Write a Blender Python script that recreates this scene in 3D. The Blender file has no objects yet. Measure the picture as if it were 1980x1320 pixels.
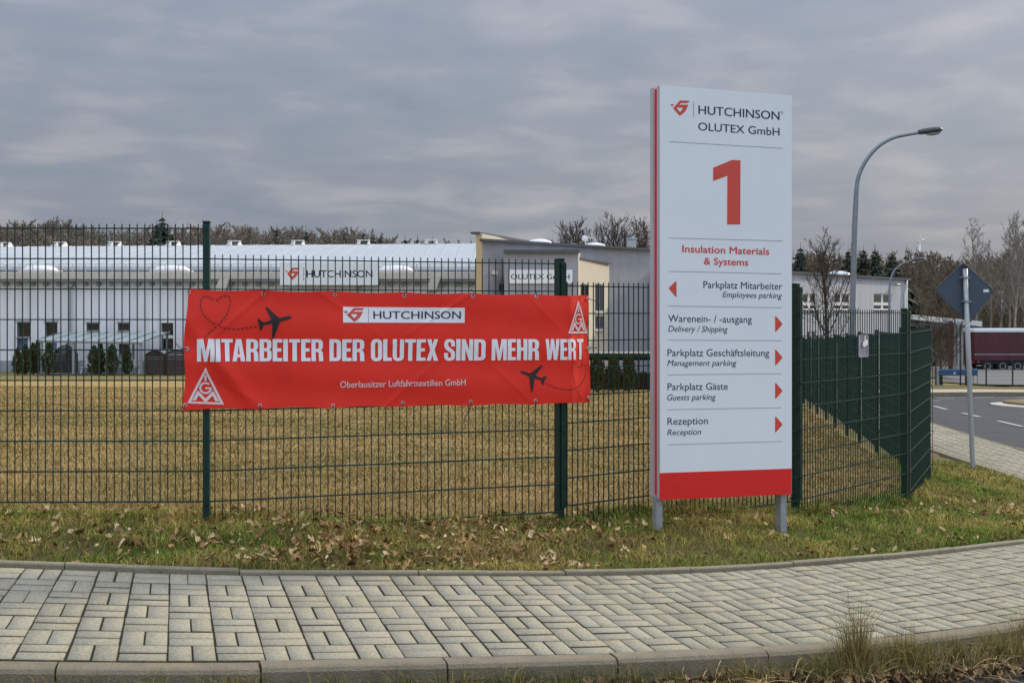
import bpy, bmesh, math, random
import numpy as np
from mathutils import Vector

# ------------------------------------------------------------------ camera, sky, sun, exposure
scene = bpy.context.scene
COL = scene.collection
F = 2300.0            # focal length in pixels of the 1980 px wide photograph
HY = 605.0            # horizon row of the photograph
EYE = 1.6
cam_d = bpy.data.cameras.new('camera')
cam_d.sensor_width = 36.0
cam_d.lens = 36.0 * F / 1980.0
cam_d.shift_y = -(660.0 - HY) / 1980.0
cam_d.clip_start = 0.05
cam_d.clip_end = 5000
cam = bpy.data.objects.new('camera', cam_d)
COL.objects.link(cam)
cam.location = (0, 0, EYE)
cam.rotation_euler = (math.pi / 2, 0, 0)
scene.camera = cam

SUN_AZ = math.radians(53)      # clockwise from straight ahead (+Y)
SUN_EL = math.radians(27)
SKY_DIM = 0.085
CLOUD_GAIN = 1.0
world = bpy.data.worlds.new('World')
scene.world = world
world.use_nodes = True
nt = world.node_tree
for n in list(nt.nodes):
    nt.nodes.remove(n)


def wn(kind, **kw):
    n = nt.nodes.new(kind)
    for k, v in kw.items():
        setattr(n, k, v)
    return n


def wmath(op, a, b=None, c=None, clamp=False):
    n = wn('ShaderNodeMath', operation=op)
    n.use_clamp = clamp
    for i, v in enumerate((a, b, c)):
        if v is None:
            continue
        if isinstance(v, (int, float)):
            n.inputs[i].default_value = v
        else:
            nt.links.new(v, n.inputs[i])
    return n.outputs[0]


sky = wn('ShaderNodeTexSky', sky_type='NISHITA')
sky.sun_disc = False
sky.sun_elevation = SUN_EL
sky.sun_rotation = SUN_AZ
sky.air_density = 1.3
sky.dust_density = 2.5
tc = wn('ShaderNodeTexCoord')
sep = wn('ShaderNodeSeparateXYZ')
nt.links.new(tc.outputs['Generated'], sep.inputs[0])
zz = wmath('MAXIMUM', sep.outputs['Z'], 0.0)
den = wmath('ADD', zz, 0.20)
cx = wmath('DIVIDE', sep.outputs['X'], den)
cy = wmath('DIVIDE', sep.outputs['Y'], den)
comb = wn('ShaderNodeCombineXYZ')
nt.links.new(cx, comb.inputs[0])
nt.links.new(cy, comb.inputs[1])
mp = wn('ShaderNodeMapping')
mp.inputs['Rotation'].default_value = (0, 0, math.radians(-22))
mp.inputs['Scale'].default_value = (1.9, 2.3, 1)
nt.links.new(comb.outputs[0], mp.inputs[0])
nz1 = wn('ShaderNodeTexNoise')
nz1.inputs['Scale'].default_value = 1.7
nz1.inputs['Detail'].default_value = 6
nz1.inputs['Roughness'].default_value = 0.5
nz1.inputs['Distortion'].default_value = 0.25
nt.links.new(mp.outputs[0], nz1.inputs['Vector'])
nz2 = wn('ShaderNodeTexNoise')
nz2.inputs['Scale'].default_value = 0.45
nz2.inputs['Detail'].default_value = 3
nt.links.new(mp.outputs[0], nz2.inputs['Vector'])
cl = wmath('ADD', wmath('MULTIPLY', nz1.outputs['Fac'], 0.62), wmath('MULTIPLY', nz2.outputs['Fac'], 0.38))
ramp = wn('ShaderNodeValToRGB')
ramp.color_ramp.elements[0].position = 0.36
ramp.color_ramp.elements[0].color = (2.60, 3.05, 3.95, 1)
ramp.color_ramp.elements[1].position = 0.66
ramp.color_ramp.elements[1].color = (4.7, 4.7, 5.2, 1)
e = ramp.color_ramp.elements.new(0.5)
e.color = (3.15, 3.50, 4.30, 1)
nt.links.new(cl, ramp.inputs[0])
# overcast sky: zenith brighter than the horizon, brighter again round the veiled sun
zpow = wmath('POWER', zz, 2.2)
bright = wmath('ADD', wmath('MULTIPLY', zpow, 4.4), 0.98)
sd = (math.sin(SUN_AZ) * math.cos(SUN_EL), math.cos(SUN_AZ) * math.cos(SUN_EL), math.sin(SUN_EL))
dotn = wn('ShaderNodeVectorMath', operation='DOT_PRODUCT')
nt.links.new(tc.outputs['Generated'], dotn.inputs[0])
dotn.inputs[1].default_value = sd
glow = wmath('MULTIPLY', wmath('POWER', wmath('MAXIMUM', dotn.outputs['Value'], 0.0), 10.0), 0.35)
backy = wmath('MAXIMUM', wmath('MULTIPLY', sep.outputs['Y'], -1.0), 0.0)      # extra gain added to the unseen sky behind the viewer, fills upright faces
gain = wmath('ADD', wmath('ADD', bright, glow), wmath('MULTIPLY', backy, 1.9))
mulc = wn('ShaderNodeVectorMath', operation='SCALE')
nt.links.new(ramp.outputs[0], mulc.inputs[0])
nt.links.new(wmath('MULTIPLY', gain, CLOUD_GAIN), mulc.inputs['Scale'])
mixc = wn('ShaderNodeMix', data_type='RGBA')
mixc.inputs[0].default_value = 0.88
nt.links.new(sky.outputs[0], mixc.inputs[6])
nt.links.new(mulc.outputs[0], mixc.inputs[7])
bgn = wn('ShaderNodeBackground')
bgn.inputs['Strength'].default_value = SKY_DIM
nt.links.new(mixc.outputs[2], bgn.inputs['Color'])
wo = wn('ShaderNodeOutputWorld')
nt.links.new(bgn.outputs[0], wo.inputs[0])

sun_d = bpy.data.lights.new('sun', 'SUN')
sun_d.energy = 2.7
sun_d.angle = math.radians(3.0)
sun_d.color = (1.0, 0.86, 0.66)
sun = bpy.data.objects.new('sun', sun_d)
COL.objects.link(sun)
sun.rotation_euler = Vector(sd).to_track_quat('Z', 'Y').to_euler()

vs = scene.view_settings
vs.view_transform = 'Standard'
vs.look = 'None'
vs.exposure = 0.08
vs.gamma = 1.0
scene.render.engine = 'CYCLES'
scene.cycles.max_bounces = 6
scene.cycles.transparent_max_bounces = 8
scene.cycles.use_denoising = True
scene.cycles.denoiser = 'OPENIMAGEDENOISE'
scene.cycles.denoising_input_passes = 'RGB_ALBEDO_NORMAL'
scene.cycles.denoising_prefilter = 'ACCURATE'
scene.cycles.sample_clamp_indirect = 2.0
scene.cycles.sample_clamp_direct = 12.0
scene.cycles.caustics_reflective = False
scene.cycles.caustics_refractive = False
scene.cycles.blur_glossy = 1.0

R = np.random.default_rng(7)
random.seed(7)


# ------------------------------------------------------------------ small helpers
def at(px, py, Z):
    """the point at depth Z that the photograph shows at pixel px, py"""
    return np.array([(px - 990.0) * Z / F, Z, EYE - (py - HY) * Z / F])


def srgb(r, g, b):
    out = []
    for c in (r, g, b):
        c /= 255.0
        out.append(c / 12.92 if c <= 0.04045 else ((c + 0.055) / 1.055) ** 2.4)
    return tuple(out)


def mat(name, col, rough=0.7, nscale=0, namt=0.15, bump=0, bscale=None, metal=0.0, spec=0.5, attr=None, col2=None, streak=0.0, coat=0.0):
    m = bpy.data.materials.new(name)
    m.use_nodes = True
    t = m.node_tree
    p = t.nodes['Principled BSDF']
    p.inputs['Roughness'].default_value = rough
    p.inputs['Metallic'].default_value = metal
    p.inputs['Specular IOR Level'].default_value = spec
    p.inputs['Base Color'].default_value = (*col, 1)
    if coat:
        p.inputs['Coat Weight'].default_value = coat
        p.inputs['Coat Roughness'].default_value = 0.2
    src = None
    if attr:
        a = t.nodes.new('ShaderNodeAttribute')
        a.attribute_name = attr
        src = a.outputs['Color']
    tco = t.nodes.new('ShaderNodeTexCoord')
    if nscale:
        n = t.nodes.new('ShaderNodeTexNoise')
        n.inputs['Scale'].default_value = nscale
        n.inputs['Detail'].default_value = 6
        n.inputs['Roughness'].default_value = 0.65
        t.links.new(tco.outputs['Object'], n.inputs['Vector'])
        mr = t.nodes.new('ShaderNodeMapRange')
        mr.inputs[1].default_value = 0.3
        mr.inputs[2].default_value = 0.7
        t.links.new(n.outputs['Fac'], mr.inputs[0])
        if col2 is not None:
            mx = t.nodes.new('ShaderNodeMix')
            mx.data_type = 'RGBA'
            mx.inputs[6].default_value = (*col, 1)
            mx.inputs[7].default_value = (*col2, 1)
            t.links.new(mr.outputs[0], mx.inputs[0])
            src = mx.outputs[2]
        else:
            mr.inputs[3].default_value = 1 - namt
            mr.inputs[4].default_value = 1 + namt
            sc_ = t.nodes.new('ShaderNodeVectorMath')
            sc_.operation = 'SCALE'
            if src is not None:
                t.links.new(src, sc_.inputs[0])
            else:
                sc_.inputs[0].default_value = col
            t.links.new(mr.outputs[0], sc_.inputs['Scale'])
            src = sc_.outputs[0]
    if src is not None:
        t.links.new(src, p.inputs['Base Color'])
    if streak:
        mpg = t.nodes.new('ShaderNodeMapping')
        mpg.inputs['Scale'].default_value = (1.6, 1.6, .12)
        t.links.new(tco.outputs['Object'], mpg.inputs[0])
        n2_ = t.nodes.new('ShaderNodeTexNoise')
        n2_.inputs['Scale'].default_value = 1.3
        n2_.inputs['Detail'].default_value = 5
        t.links.new(mpg.outputs[0], n2_.inputs['Vector'])
        mr2 = t.nodes.new('ShaderNodeMapRange')
        mr2.inputs[1].default_value = .35
        mr2.inputs[2].default_value = .70
        mr2.inputs[3].default_value = 1.0
        mr2.inputs[4].default_value = 1.0 - streak
        t.links.new(n2_.outputs['Fac'], mr2.inputs[0])
        sc2 = t.nodes.new('ShaderNodeVectorMath')
        sc2.operation = 'SCALE'
        t.links.new(p.inputs['Base Color'].links[0].from_socket, sc2.inputs[0])
        t.links.new(mr2.outputs[0], sc2.inputs['Scale'])
        t.links.new(sc2.outputs[0], p.inputs['Base Color'])
    if bump:
        b = t.nodes.new('ShaderNodeTexNoise')
        b.inputs['Scale'].default_value = bscale or nscale * 3 or 20
        b.inputs['Detail'].default_value = 5
        t.links.new(tco.outputs['Object'], b.inputs['Vector'])
        bn = t.nodes.new('ShaderNodeBump')
        bn.inputs['Strength'].default_value = bump
        bn.inputs['Distance'].default_value = 0.02
        t.links.new(b.outputs['Fac'], bn.inputs['Height'])
        t.links.new(bn.outputs[0], p.inputs['Normal'])
    return m


OFF = {}


def tag(o, label=None, cat=None, group=None, kind=None):
    if label:
        o['label'] = label
    if cat:
        o['category'] = cat
    if group:
        o['group'] = group
    if kind:
        o['kind'] = kind
    return o


def thing(name, loc, label, cat, group=None):
    o = bpy.data.objects.new(name, None)
    o.empty_display_size = 0.2
    COL.objects.link(o)
    o.location = loc
    OFF[o] = np.array(loc, float)
    return tag(o, label, cat, group)


class MB:
    """collects shapes, then links them as ONE mesh object"""

    def __init__(self):
        self.v, self.f, self.m, self.n = [], [], [], 0

    def add(self, V, Fs, mi=0):
        V = np.asarray(V, float).reshape(-1, 3)
        self.v.append(V)
        for f in Fs:
            self.f.append([int(i) + self.n for i in f])
            self.m.append(mi)
        self.n += len(V)

    def box(self, c, sx, sy, sz, rz=0.0, mi=0, bev=0.0, ax=None):
        """box centred at c; ax = optional (ux, uy, uz) unit axes"""
        c = np.asarray(c, float)
        if ax is None:
            ca, sa = math.cos(rz), math.sin(rz)
            ax = (np.array([ca, sa, 0]), np.array([-sa, ca, 0]), np.array([0, 0, 1.0]))
        ux, uy, uz = [np.asarray(a, float) for a in ax]
        hx, hy, hz = sx / 2, sy / 2, sz / 2
        if bev <= 0:
            V = [c + ux * a * hx + uy * b * hy + uz * d * hz for d in (-1, 1) for a, b in ((-1, -1), (1, -1), (1, 1), (-1, 1))]
            self.add(V, [(3, 2, 1, 0), (4, 5, 6, 7), (0, 1, 5, 4), (1, 2, 6, 5), (2, 3, 7, 6), (3, 0, 4, 7)], mi)
        else:
            rings = []
            for d, ins in ((-hz, bev), (-hz + bev, 0), (hz - bev, 0), (hz, bev)):
                rings.append([c + ux * a * (hx - ins) + uy * b * (hy - ins) + uz * d for a, b in ((-1, -1), (1, -1), (1, 1), (-1, 1))])
            V = [p for r in rings for p in r]
            fs = [(3, 2, 1, 0), (12, 13, 14, 15)]
            for r in range(3):
                for k in range(4):
                    k2 = (k + 1) % 4
                    fs.append((r * 4 + k, r * 4 + k2, r * 4 + 4 + k2, r * 4 + 4 + k))
            self.add(V, fs, mi)

    def tube(self, pts, rad, k=8, mi=0, cap=True):
        pts = [np.asarray(p, float) for p in pts]
        if not hasattr(rad, '__len__'):
            rad = [rad] * len(pts)
        V, fs = [], []
        up = None
        for i, p in enumerate(pts):
            d = pts[min(i + 1, len(pts) - 1)] - pts[max(i - 1, 0)]
            d = d / (np.linalg.norm(d) + 1e-9)
            if up is None:
                up = np.array([0, 0, 1.0]) if abs(d[2]) < 0.9 else np.array([1.0, 0, 0])
            s = np.cross(d, up)
            s /= np.linalg.norm(s) + 1e-9
            up = np.cross(s, d)
            for j in range(k):
                a = 2 * math.pi * (j + 0.5) / k
                V.append(p + rad[i] * (math.cos(a) * s + math.sin(a) * up))
        for i in range(len(pts) - 1):
            for j in range(k):
                j2 = (j + 1) % k
                fs.append((i * k + j, i * k + j2, (i + 1) * k + j2, (i + 1) * k + j))
        if cap:
            fs.append(tuple(range(k))[::-1])
            fs.append(tuple((len(pts) - 1) * k + j for j in range(k)))
        self.add(V, fs, mi)

    def prism(self, poly, vec, mi=0):
        """polygon (3D points) extruded by vec"""
        P = np.asarray(poly, float)
        n = len(P)
        V = np.vstack([P, P + np.asarray(vec, float)])
        fs = [tuple(range(n))[::-1], tuple(range(n, 2 * n))]
        fs += [(i, (i + 1) % n, n + (i + 1) % n, n + i) for i in range(n)]
        self.add(V, fs, mi)

    def dome(self, c, rx, ry, h, k=20, rings=5, mi=0):
        V, fs = [], []
        for r in range(rings + 1):
            a = r / rings * math.pi / 2
            for j in range(k):
                b = 2 * math.pi * j / k
                V.append((c[0] + rx * math.cos(a) * math.cos(b), c[1] + ry * math.cos(a) * math.sin(b), c[2] + h * math.sin(a)))
        for r in range(rings):
            for j in range(k):
                j2 = (j + 1) % k
                fs.append((r * k + j, r * k + j2, r * k + k + j2, r * k + k + j))
        self.add(V, fs, mi)

    def build(self, name, mats, parent=None, smooth=False, col=None):
        V = np.vstack(self.v)
        if parent is not None:
            off = OFF[parent]
            V = V - off
        me = bpy.data.meshes.new(name)
        me.from_pydata(V.tolist(), [], self.f)
        if not isinstance(mats, (list, tuple)):
            mats = [mats]
        for m in mats:
            me.materials.append(m)
        me.polygons.foreach_set('material_index', np.array(self.m, np.int32))
        if smooth:
            me.polygons.foreach_set('use_smooth', np.ones(len(self.f), bool))
        if col is not None:
            a = me.color_attributes.new('Col', 'FLOAT_COLOR', 'POINT')
            a.data.foreach_set('color', np.asarray(col, np.float32).ravel())
        me.update()
        o = bpy.data.objects.new(name, me)
        COL.objects.link(o)
        if parent is not None:
            o.parent = parent
            OFF[o] = OFF[parent]
        else:
            OFF[o] = np.zeros(3)
        return o


def fast_mesh(name, V, T, material, col=None, smooth=False, parent=None):
    """triangles/quads given as one numpy array"""
    V = np.asarray(V, np.float32)
    T = np.asarray(T, np.int32)
    if parent is not None:
        V = V - OFF[parent].astype(np.float32)
    me = bpy.data.meshes.new(name)
    k = T.shape[1]
    me.vertices.add(len(V))
    me.vertices.foreach_set('co', V.ravel())
    me.loops.add(T.size)
    me.loops.foreach_set('vertex_index', T.ravel())
    me.polygons.add(len(T))
    me.polygons.foreach_set('loop_start', np.arange(0, T.size, k, dtype=np.int32))
    me.polygons.foreach_set('loop_total', np.full(len(T), k, np.int32))
    if smooth:
        me.polygons.foreach_set('use_smooth', np.ones(len(T), bool))
    me.update(calc_edges=True)
    if col is not None:
        a = me.color_attributes.new('Col', 'FLOAT_COLOR', 'POINT')
        c = np.ones((len(V), 4), np.float32)
        c[:, :3] = col
        a.data.foreach_set('color', c.ravel())
    me.materials.append(material)
    o = bpy.data.objects.new(name, me)
    COL.objects.link(o)
    if parent is not None:
        o.parent = parent
        OFF[o] = OFF[parent]
    else:
        OFF[o] = np.zeros(3)
    return o


def copy_tree(o, parent=None):
    c = o.copy()
    COL.objects.link(c)
    if parent is not None:
        c.parent = parent
    for ch in list(o.children):
        copy_tree(ch, c)
    return c


# ------------------------------------------------------------------ materials
M = {}
M['fence'] = mat('green_coated_steel', (0.0055, 0.033, 0.024), 0.45, 14, 0.25, spec=0.3)
M['galv'] = mat('galvanised_steel', (0.36, 0.39, 0.40), 0.5, 30, 0.22, metal=0.35, bump=0.05, bscale=60)
M['sign_white'] = mat('white_enamel', (0.80, 0.85, 0.86), 0.42, 3, 0.02)
M['sign_edge'] = mat('grey_aluminium_edge', (0.50, 0.48, 0.50), 0.45, 12, 0.06)
M['red'] = mat('red_enamel', (0.74, 0.030, 0.024), 0.45, 6, 0.03, spec=0.25)
M['orange_red'] = mat('orange_red_print', (0.66, 0.075, 0.045), 0.5)
M['dark_print'] = mat('dark_blue_print', (0.012, 0.022, 0.045), 0.5)
M['grey_line'] = mat('grey_print', (0.25, 0.27, 0.29), 0.5)
M['banner'] = mat('red_pvc', (0.80, 0.036, 0.020), 0.5, 5, 0.05, spec=0.25, bump=0.06, bscale=420)
M['b_white'] = mat('white_print', (0.84, 0.86, 0.88), 0.38)
M['b_pink'] = mat('pale_print', (0.78, 0.66, 0.66), 0.4)
M['b_black'] = mat('black_print', (0.012, 0.008, 0.010), 0.45)
M['b_dash'] = mat('dark_red_print', (0.10, 0.008, 0.010), 0.45)
M['steel'] = mat('eyelet_steel', (0.55, 0.53, 0.50), 0.35, metal=0.6)
M['tie'] = mat('black_plastic', (0.012, 0.012, 0.014), 0.5)
M['plaster'] = mat('white_plaster', (0.82, 0.84, 0.86), 0.9, 0.6, 0.05, streak=.16, bump=0.1, bscale=9)
M['plinth'] = mat('grey_plinth', (0.30, 0.32, 0.35), 0.9, 1, 0.08)
M['grey_plaster'] = mat('grey_plaster', (0.35, 0.36, 0.385), 0.9, 0.7, 0.08, streak=.12, bump=0.1, bscale=6)
M['cream'] = mat('cream_plaster', (0.60, 0.555, 0.45), 0.9, 0.8, 0.05)
M['ochre'] = mat('ochre_plaster', (0.52, 0.42, 0.23), 0.9, 0.8, 0.06)
M['coping'] = mat('dark_coping', (0.075, 0.085, 0.10), 0.5, 2, 0.15)
M['roof_metal'] = mat('white_metal_roof', (0.45, 0.49, 0.51), 0.55, 0.25, 0.06, streak=.10)
M['fascia'] = mat('beige_fascia', (0.56, 0.52, 0.45), 0.8, 0.8, 0.08)
M['white'] = mat('white_paint', (0.78, 0.78, 0.75), 0.5, 4, 0.04)
M['dome'] = mat('acrylic_dome', (0.80, 0.82, 0.82), 0.2)
M['glass'] = mat('dark_glass', (0.012, 0.014, 0.018), 0.08, spec=0.6)
M['blue_panel'] = mat('blue_panel', (0.10, 0.20, 0.36), 0.5)
M['grey_metal'] = mat('grey_metal', (0.22, 0.24, 0.26), 0.5, 8, 0.1)
M['poly_roof'] = mat('pale_green_sheet', (0.36, 0.42, 0.39), 0.35, 2, 0.06)
M['trellis'] = mat('dark_brown_trellis', (0.045, 0.025, 0.018), 0.8, 6, 0.2)
M['brown_red'] = mat('dark_red_steel', (0.10, 0.030, 0.028), 0.6, 2, 0.1)
M['trailer'] = mat('burgundy_tarpaulin', (0.092, 0.016, 0.025), 0.5, 0.7, 0.15, streak=.3)
M['rubber'] = mat('black_rubber', (0.014, 0.014, 0.015), 0.8)
M['blue'] = mat('blue_paint', (0.022, 0.085, 0.19), 0.5, 4, 0.08)
M['sign_back'] = mat('dark_grey_blue_back', (0.050, 0.075, 0.105), 0.55, 5, 0.06)
M['lamp_grey'] = mat('lamp_housing', (0.05, 0.055, 0.062), 0.45, 8, 0.1)
M['lamp_pole'] = mat('galvanised_lamp_pole', (0.20, 0.235, 0.27), 0.45, 5, 0.12, metal=0.3)
M['bark'] = mat('bark', (0.060, 0.043, 0.030), 0.95, 3, 0.3)
M['twig'] = mat('twig_bark', (0.105, 0.072, 0.048), 0.95, 0.35, 0.25)
M['birch'] = mat('birch_bark', (0.22, 0.20, 0.16), 0.9, 2, 0.35)
M['needle'] = mat('needles', (0.030, 0.044, 0.026), 0.9, 0.8, 0.35)
M['thuja'] = mat('thuja_leaves', (0.060, 0.072, 0.022), 0.9, 1.5, 0.3)
M['notice'] = mat('lilac_notice', (0.26, 0.25, 0.31), 0.4, 2, 0.2)


# ------------------------------------------------------------------ lie of the land
outer_pts = np.array([(-9.5, 3.35, .60), (-6.5, 3.95, .46), (-4, 4.42, .325), (-2.06, 4.79, .197), (-1.29, 4.99, .128), (-.656, 5.19, .082), (.02, 5.40, .036),
                      (.63, 5.59, -.004), (1.435, 5.93, -.062), (2.06, 6.24, -.098), (2.9, 6.76, -.150), (4.2, 7.75, -.25), (6.15, 9.6, -.41),
                      (7.85, 12.6, -.58), (8.65, 16.3, -.73), (9.2, 21.1, -.88), (10.2, 28.6, -1.08), (12.2, 41, -1.4), (13.6, 50, -1.66)])


def catmull(P, n):
    P = np.asarray(P, float)
    Q = np.vstack([2 * P[0] - P[1], P, 2 * P[-1] - P[-2]])
    out = []
    for i in range(1, len(Q) - 2):
        p0, p1, p2, p3 = Q[i - 1], Q[i], Q[i + 1], Q[i + 2]
        for t in np.linspace(0, 1, n, endpoint=False):
            out.append(0.5 * ((2 * p1) + (-p0 + p2) * t + (2 * p0 - 5 * p1 + 4 * p2 - p3) * t * t + (-p0 + 3 * p1 - 3 * p2 + p3) * t ** 3))
    out.append(P[-1])
    return np.array(out)


oc = catmull(outer_pts, 40)
# resample every 5 cm by arc length
seg = np.linalg.norm(np.diff(oc[:, :2], axis=0), axis=1)
sl = np.concatenate([[0], np.cumsum(seg)])
SMAX = sl[-1]
S_ = np.arange(0, SMAX, 0.05)
OC = np.stack([np.interp(S_, sl, oc[:, k]) for k in range(3)], 1)
for _ in range(3):
    ker = np.ones(15) / 15
    pad = np.pad(OC, ((7, 7), (0, 0)), mode='reflect', reflect_type='odd')
    OC = np.stack([np.convolve(pad[:, k], ker, 'valid') for k in range(3)], 1)
tg = np.gradient(OC[:, :2], axis=0)
tg /= np.linalg.norm(tg, axis=1)[:, None]
NRM = np.stack([-tg[:, 1], tg[:, 0]], 1)     # towards the verge
S_ = np.concatenate([[0], np.cumsum(np.linalg.norm(np.diff(OC[:, :2], axis=0), axis=1))])
SMAX = S_[-1]


def width_at(s):
    return 1.43 + 0.25 * np.clip((s - 17) / 10, 0, 1)


def cross_at(s):
    return 0.075 * (1 - 0.5 * np.clip((s - 15) / 8, 0, 1))


def path_xyz(s, t):
    """point on the pavement: s along the kerb, t across it from the kerb to the verge"""
    s = np.asarray(s, float)
    t = np.asarray(t, float)
    o = np.stack([np.interp(s, S_, OC[:, k]) for k in range(3)], -1)
    n = np.stack([np.interp(s, S_, NRM[:, k]) for k in range(2)], -1)
    n /= np.linalg.norm(n, axis=-1)[..., None]
    return np.stack([o[..., 0] + n[..., 0] * t, o[..., 1] + n[..., 1] * t, o[..., 2] + t / width_at(s) * cross_at(s)], -1)


posts_xy = [(-4.52, 7.80), (-2.02, 7.85), (.365, 8.65), (2.456, 10.18), (3.97, 11.92), (5.0, 14.2)]
posts_g = [.27, .235, .085, -.09, -.29, -.385]
ctrl = [(x, y, z) for (x, y), z in zip(posts_xy, posts_g)]
for s in np.arange(0.3, SMAX, 0.9):
    ctrl.append(tuple(path_xyz(s, 0)))
    ctrl.append(tuple(path_xyz(s, width_at(s))))
ctrl += [(1.04, 8.49, .05), (1.94, 8.8, -.02), (-7, 7.75, .40), (-12, 8, .6), (6.88, 17.75, -.70), (6.9, 22, -.80), (8.6, 36, -1.15)]
ctrl += [(x, 60, -1.79 - (x + 20) * .004) for x in (-60, -30, -10, 0, 8)]
ctrl += [(x, 77, -2.15 - max(0, x + 30) * .006) for x in (-110, -70, -45, -20, -3)]
ctrl += [(-8, 30, -.70), (-2, 30, -.78), (-4, 20, -.28), (0, 20, -.35), (0, 44, -1.32), (6, 44, -1.40), (-15, 15, .05), (-25, 40, -.9)]
ctrl += [(19, 48, -1.6), (30, 46, -1.7), (43, 107, -3.5), (30, 92, -3.0), (60, 60, -2.2), (18, 76, -2.5), (14, 65, -2.1), (60, 20, -1.1), (30, 10, -.8), (25, 25, -1.1)]
ctrl += [(0, 160, -4), (-120, 160, -3.5), (120, 160, -4.8), (0, 240, -4.5), (-200, 240, -4), (200, 240, -5)]
ctrl += [(0, 0, 0.0), (-9, 0, .45), (9, 0, -.5), (0, -15, 0), (-60, 0, .9), (40, -15, -.8), (-30, -20, .6)]
CT = np.array(ctrl)


def tps_fit(P):
    n = len(P)
    d2 = ((P[:, None, :2] - P[None, :, :2]) ** 2).sum(-1)
    K = 0.5 * d2 * np.log(d2 + 1e-12)
    A = np.zeros((n + 3, n + 3))
    A[:n, :n] = K + np.eye(n) * 0.02
    A[:n, n] = 1
    A[:n, n + 1:] = P[:, :2]
    A[n, :n] = 1
    A[n + 1:, :n] = P[:, :2].T
    return np.linalg.solve(A, np.concatenate([P[:, 2], [0, 0, 0]]))


TW = tps_fit(CT)


def ground(x, y):
    x = np.asarray(x, float)
    y = np.asarray(y, float)
    shp = x.shape
    X = np.clip(np.stack([x.ravel(), y.ravel()], 1), (-210, -25), (210, 245))
    out = np.zeros(len(X))
    for a in range(0, len(X), 20000):
        c = X[a:a + 20000]
        d2 = ((c[:, None] - CT[None, :, :2]) ** 2).sum(-1)
        out[a:a + 20000] = (0.5 * d2 * np.log(d2 + 1e-12)) @ TW[:-3] + TW[-3] + c @ TW[-2:]
    # the wooded rise behind the buildings
    yy, xx = y.ravel(), x.ravel()
    hill = np.clip((yy - 150) / 120, 0, 1)
    hill = hill * hill * (3 - 2 * hill)
    amp = np.interp(xx, [-120, -60, -20, 10, 40, 120], [11.5, 10.0, 6.0, 5.0, 6.5, 9.0])
    out = out + hill * amp
    return out.reshape(shp)


def hit(px, py, lift=0.0):
    """where the view ray of pixel px, py meets the ground"""
    lo, hi = 3.0, 240.0
    zs = np.geomspace(lo, hi, 600)
    xs = (px - 990) * zs / F
    h = EYE - (py - HY) * zs / F - ground(xs, zs) - lift
    i = np.argmax(h < 0)
    z0, z1 = zs[max(i - 1, 0)], zs[i]
    for _ in range(20):
        m = 0.5 * (z0 + z1)
        if EYE - (py - HY) * m / F - ground(np.array((px - 990) * m / F), np.array(m)) - lift > 0:
            z0 = m
        else:
            z1 = m
    return np.array([(px - 990) * z0 / F, z0, EYE - (py - HY) * z0 / F])


def dist_to_curve(x, y):
    """signed distance to the outer kerb line (positive on the verge side) and arc position"""
    P = np.stack([np.ravel(x), np.ravel(y)], 1)
    D = np.empty(len(P))
    SS = np.empty(len(P))
    sub = slice(None, None, 3)
    C, N, SA = OC[sub, :2], NRM[sub], S_[sub]
    for a in range(0, len(P), 8000):
        q = P[a:a + 8000]
        d2 = ((q[:, None] - C[None]) ** 2).sum(-1)
        j = d2.argmin(1)
        v = q - C[j]
        side = (v * N[j]).sum(1)
        D[a:a + 8000] = np.sqrt(d2[np.arange(len(q)), j]) * np.sign(side)
        D[a:a + 8000] = np.where(np.abs(side) < 0.6, side, D[a:a + 8000])
        SS[a:a + 8000] = SA[j]
    return D.reshape(np.shape(x)), SS.reshape(np.shape(x))


fl_pts = np.array([(-30, 7.6), (-7.0, 7.75)] + posts_xy + [(5.5, 16.7), (5.92, 19.2), (6.35, 21.6), (6.8, 24), (7.7, 29), (8.9, 36), (10.5, 46)])


def dist_to_fence(x, y):
    """signed distance to the fence line, positive on the street side"""
    P = np.stack([np.ravel(x), np.ravel(y)], 1)
    best = np.full(len(P), 1e9)
    sg = np.ones(len(P))
    for a, b in zip(fl_pts[:-1], fl_pts[1:]):
        d = b - a
        L = np.hypot(*d)
        d = d / L
        v = P - a
        t = np.clip(v @ d, 0, L)
        w = v - t[:, None] * d
        dd = np.hypot(w[:, 0], w[:, 1])
        s = -np.sign(d[0] * v[:, 1] - d[1] * v[:, 0])
        upd = dd < best
        best[upd] = dd[upd]
        sg[upd] = s[upd]
    return (best * sg).reshape(np.shape(x))


def vnoise(x, y, sc, seed):
    """cheap smooth value noise 0..1"""
    rs = np.random.default_rng(seed)
    G = rs.random((128, 128))
    u, v = np.asarray(x) / sc, np.asarray(y) / sc
    iu, iv = np.floor(u).astype(int), np.floor(v).astype(int)
    fu, fv = u - iu, v - iv
    fu, fv = fu * fu * (3 - 2 * fu), fv * fv * (3 - 2 * fv)
    g = lambda a, b: G[a % 128, b % 128]
    return (g(iu, iv) * (1 - fu) + g(iu + 1, iv) * fu) * (1 - fv) + (g(iu, iv + 1) * (1 - fu) + g(iu + 1, iv + 1) * fu) * fv


FAR_KERB_Y = 47.5
def road_mask(D, x, y):
    fk = FAR_KERB_Y + 0.06 * (x - 18)
    return (D < 0) & (y < fk)


# the ground sheet: fine near the camera, coarse far away
def graded(a, b, h0, grow, hmax):
    out = [a]
    h = h0
    while out[-1] < b:
        out.append(out[-1] + h)
        h = min(h * grow, hmax)
    return np.array(out)


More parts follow.
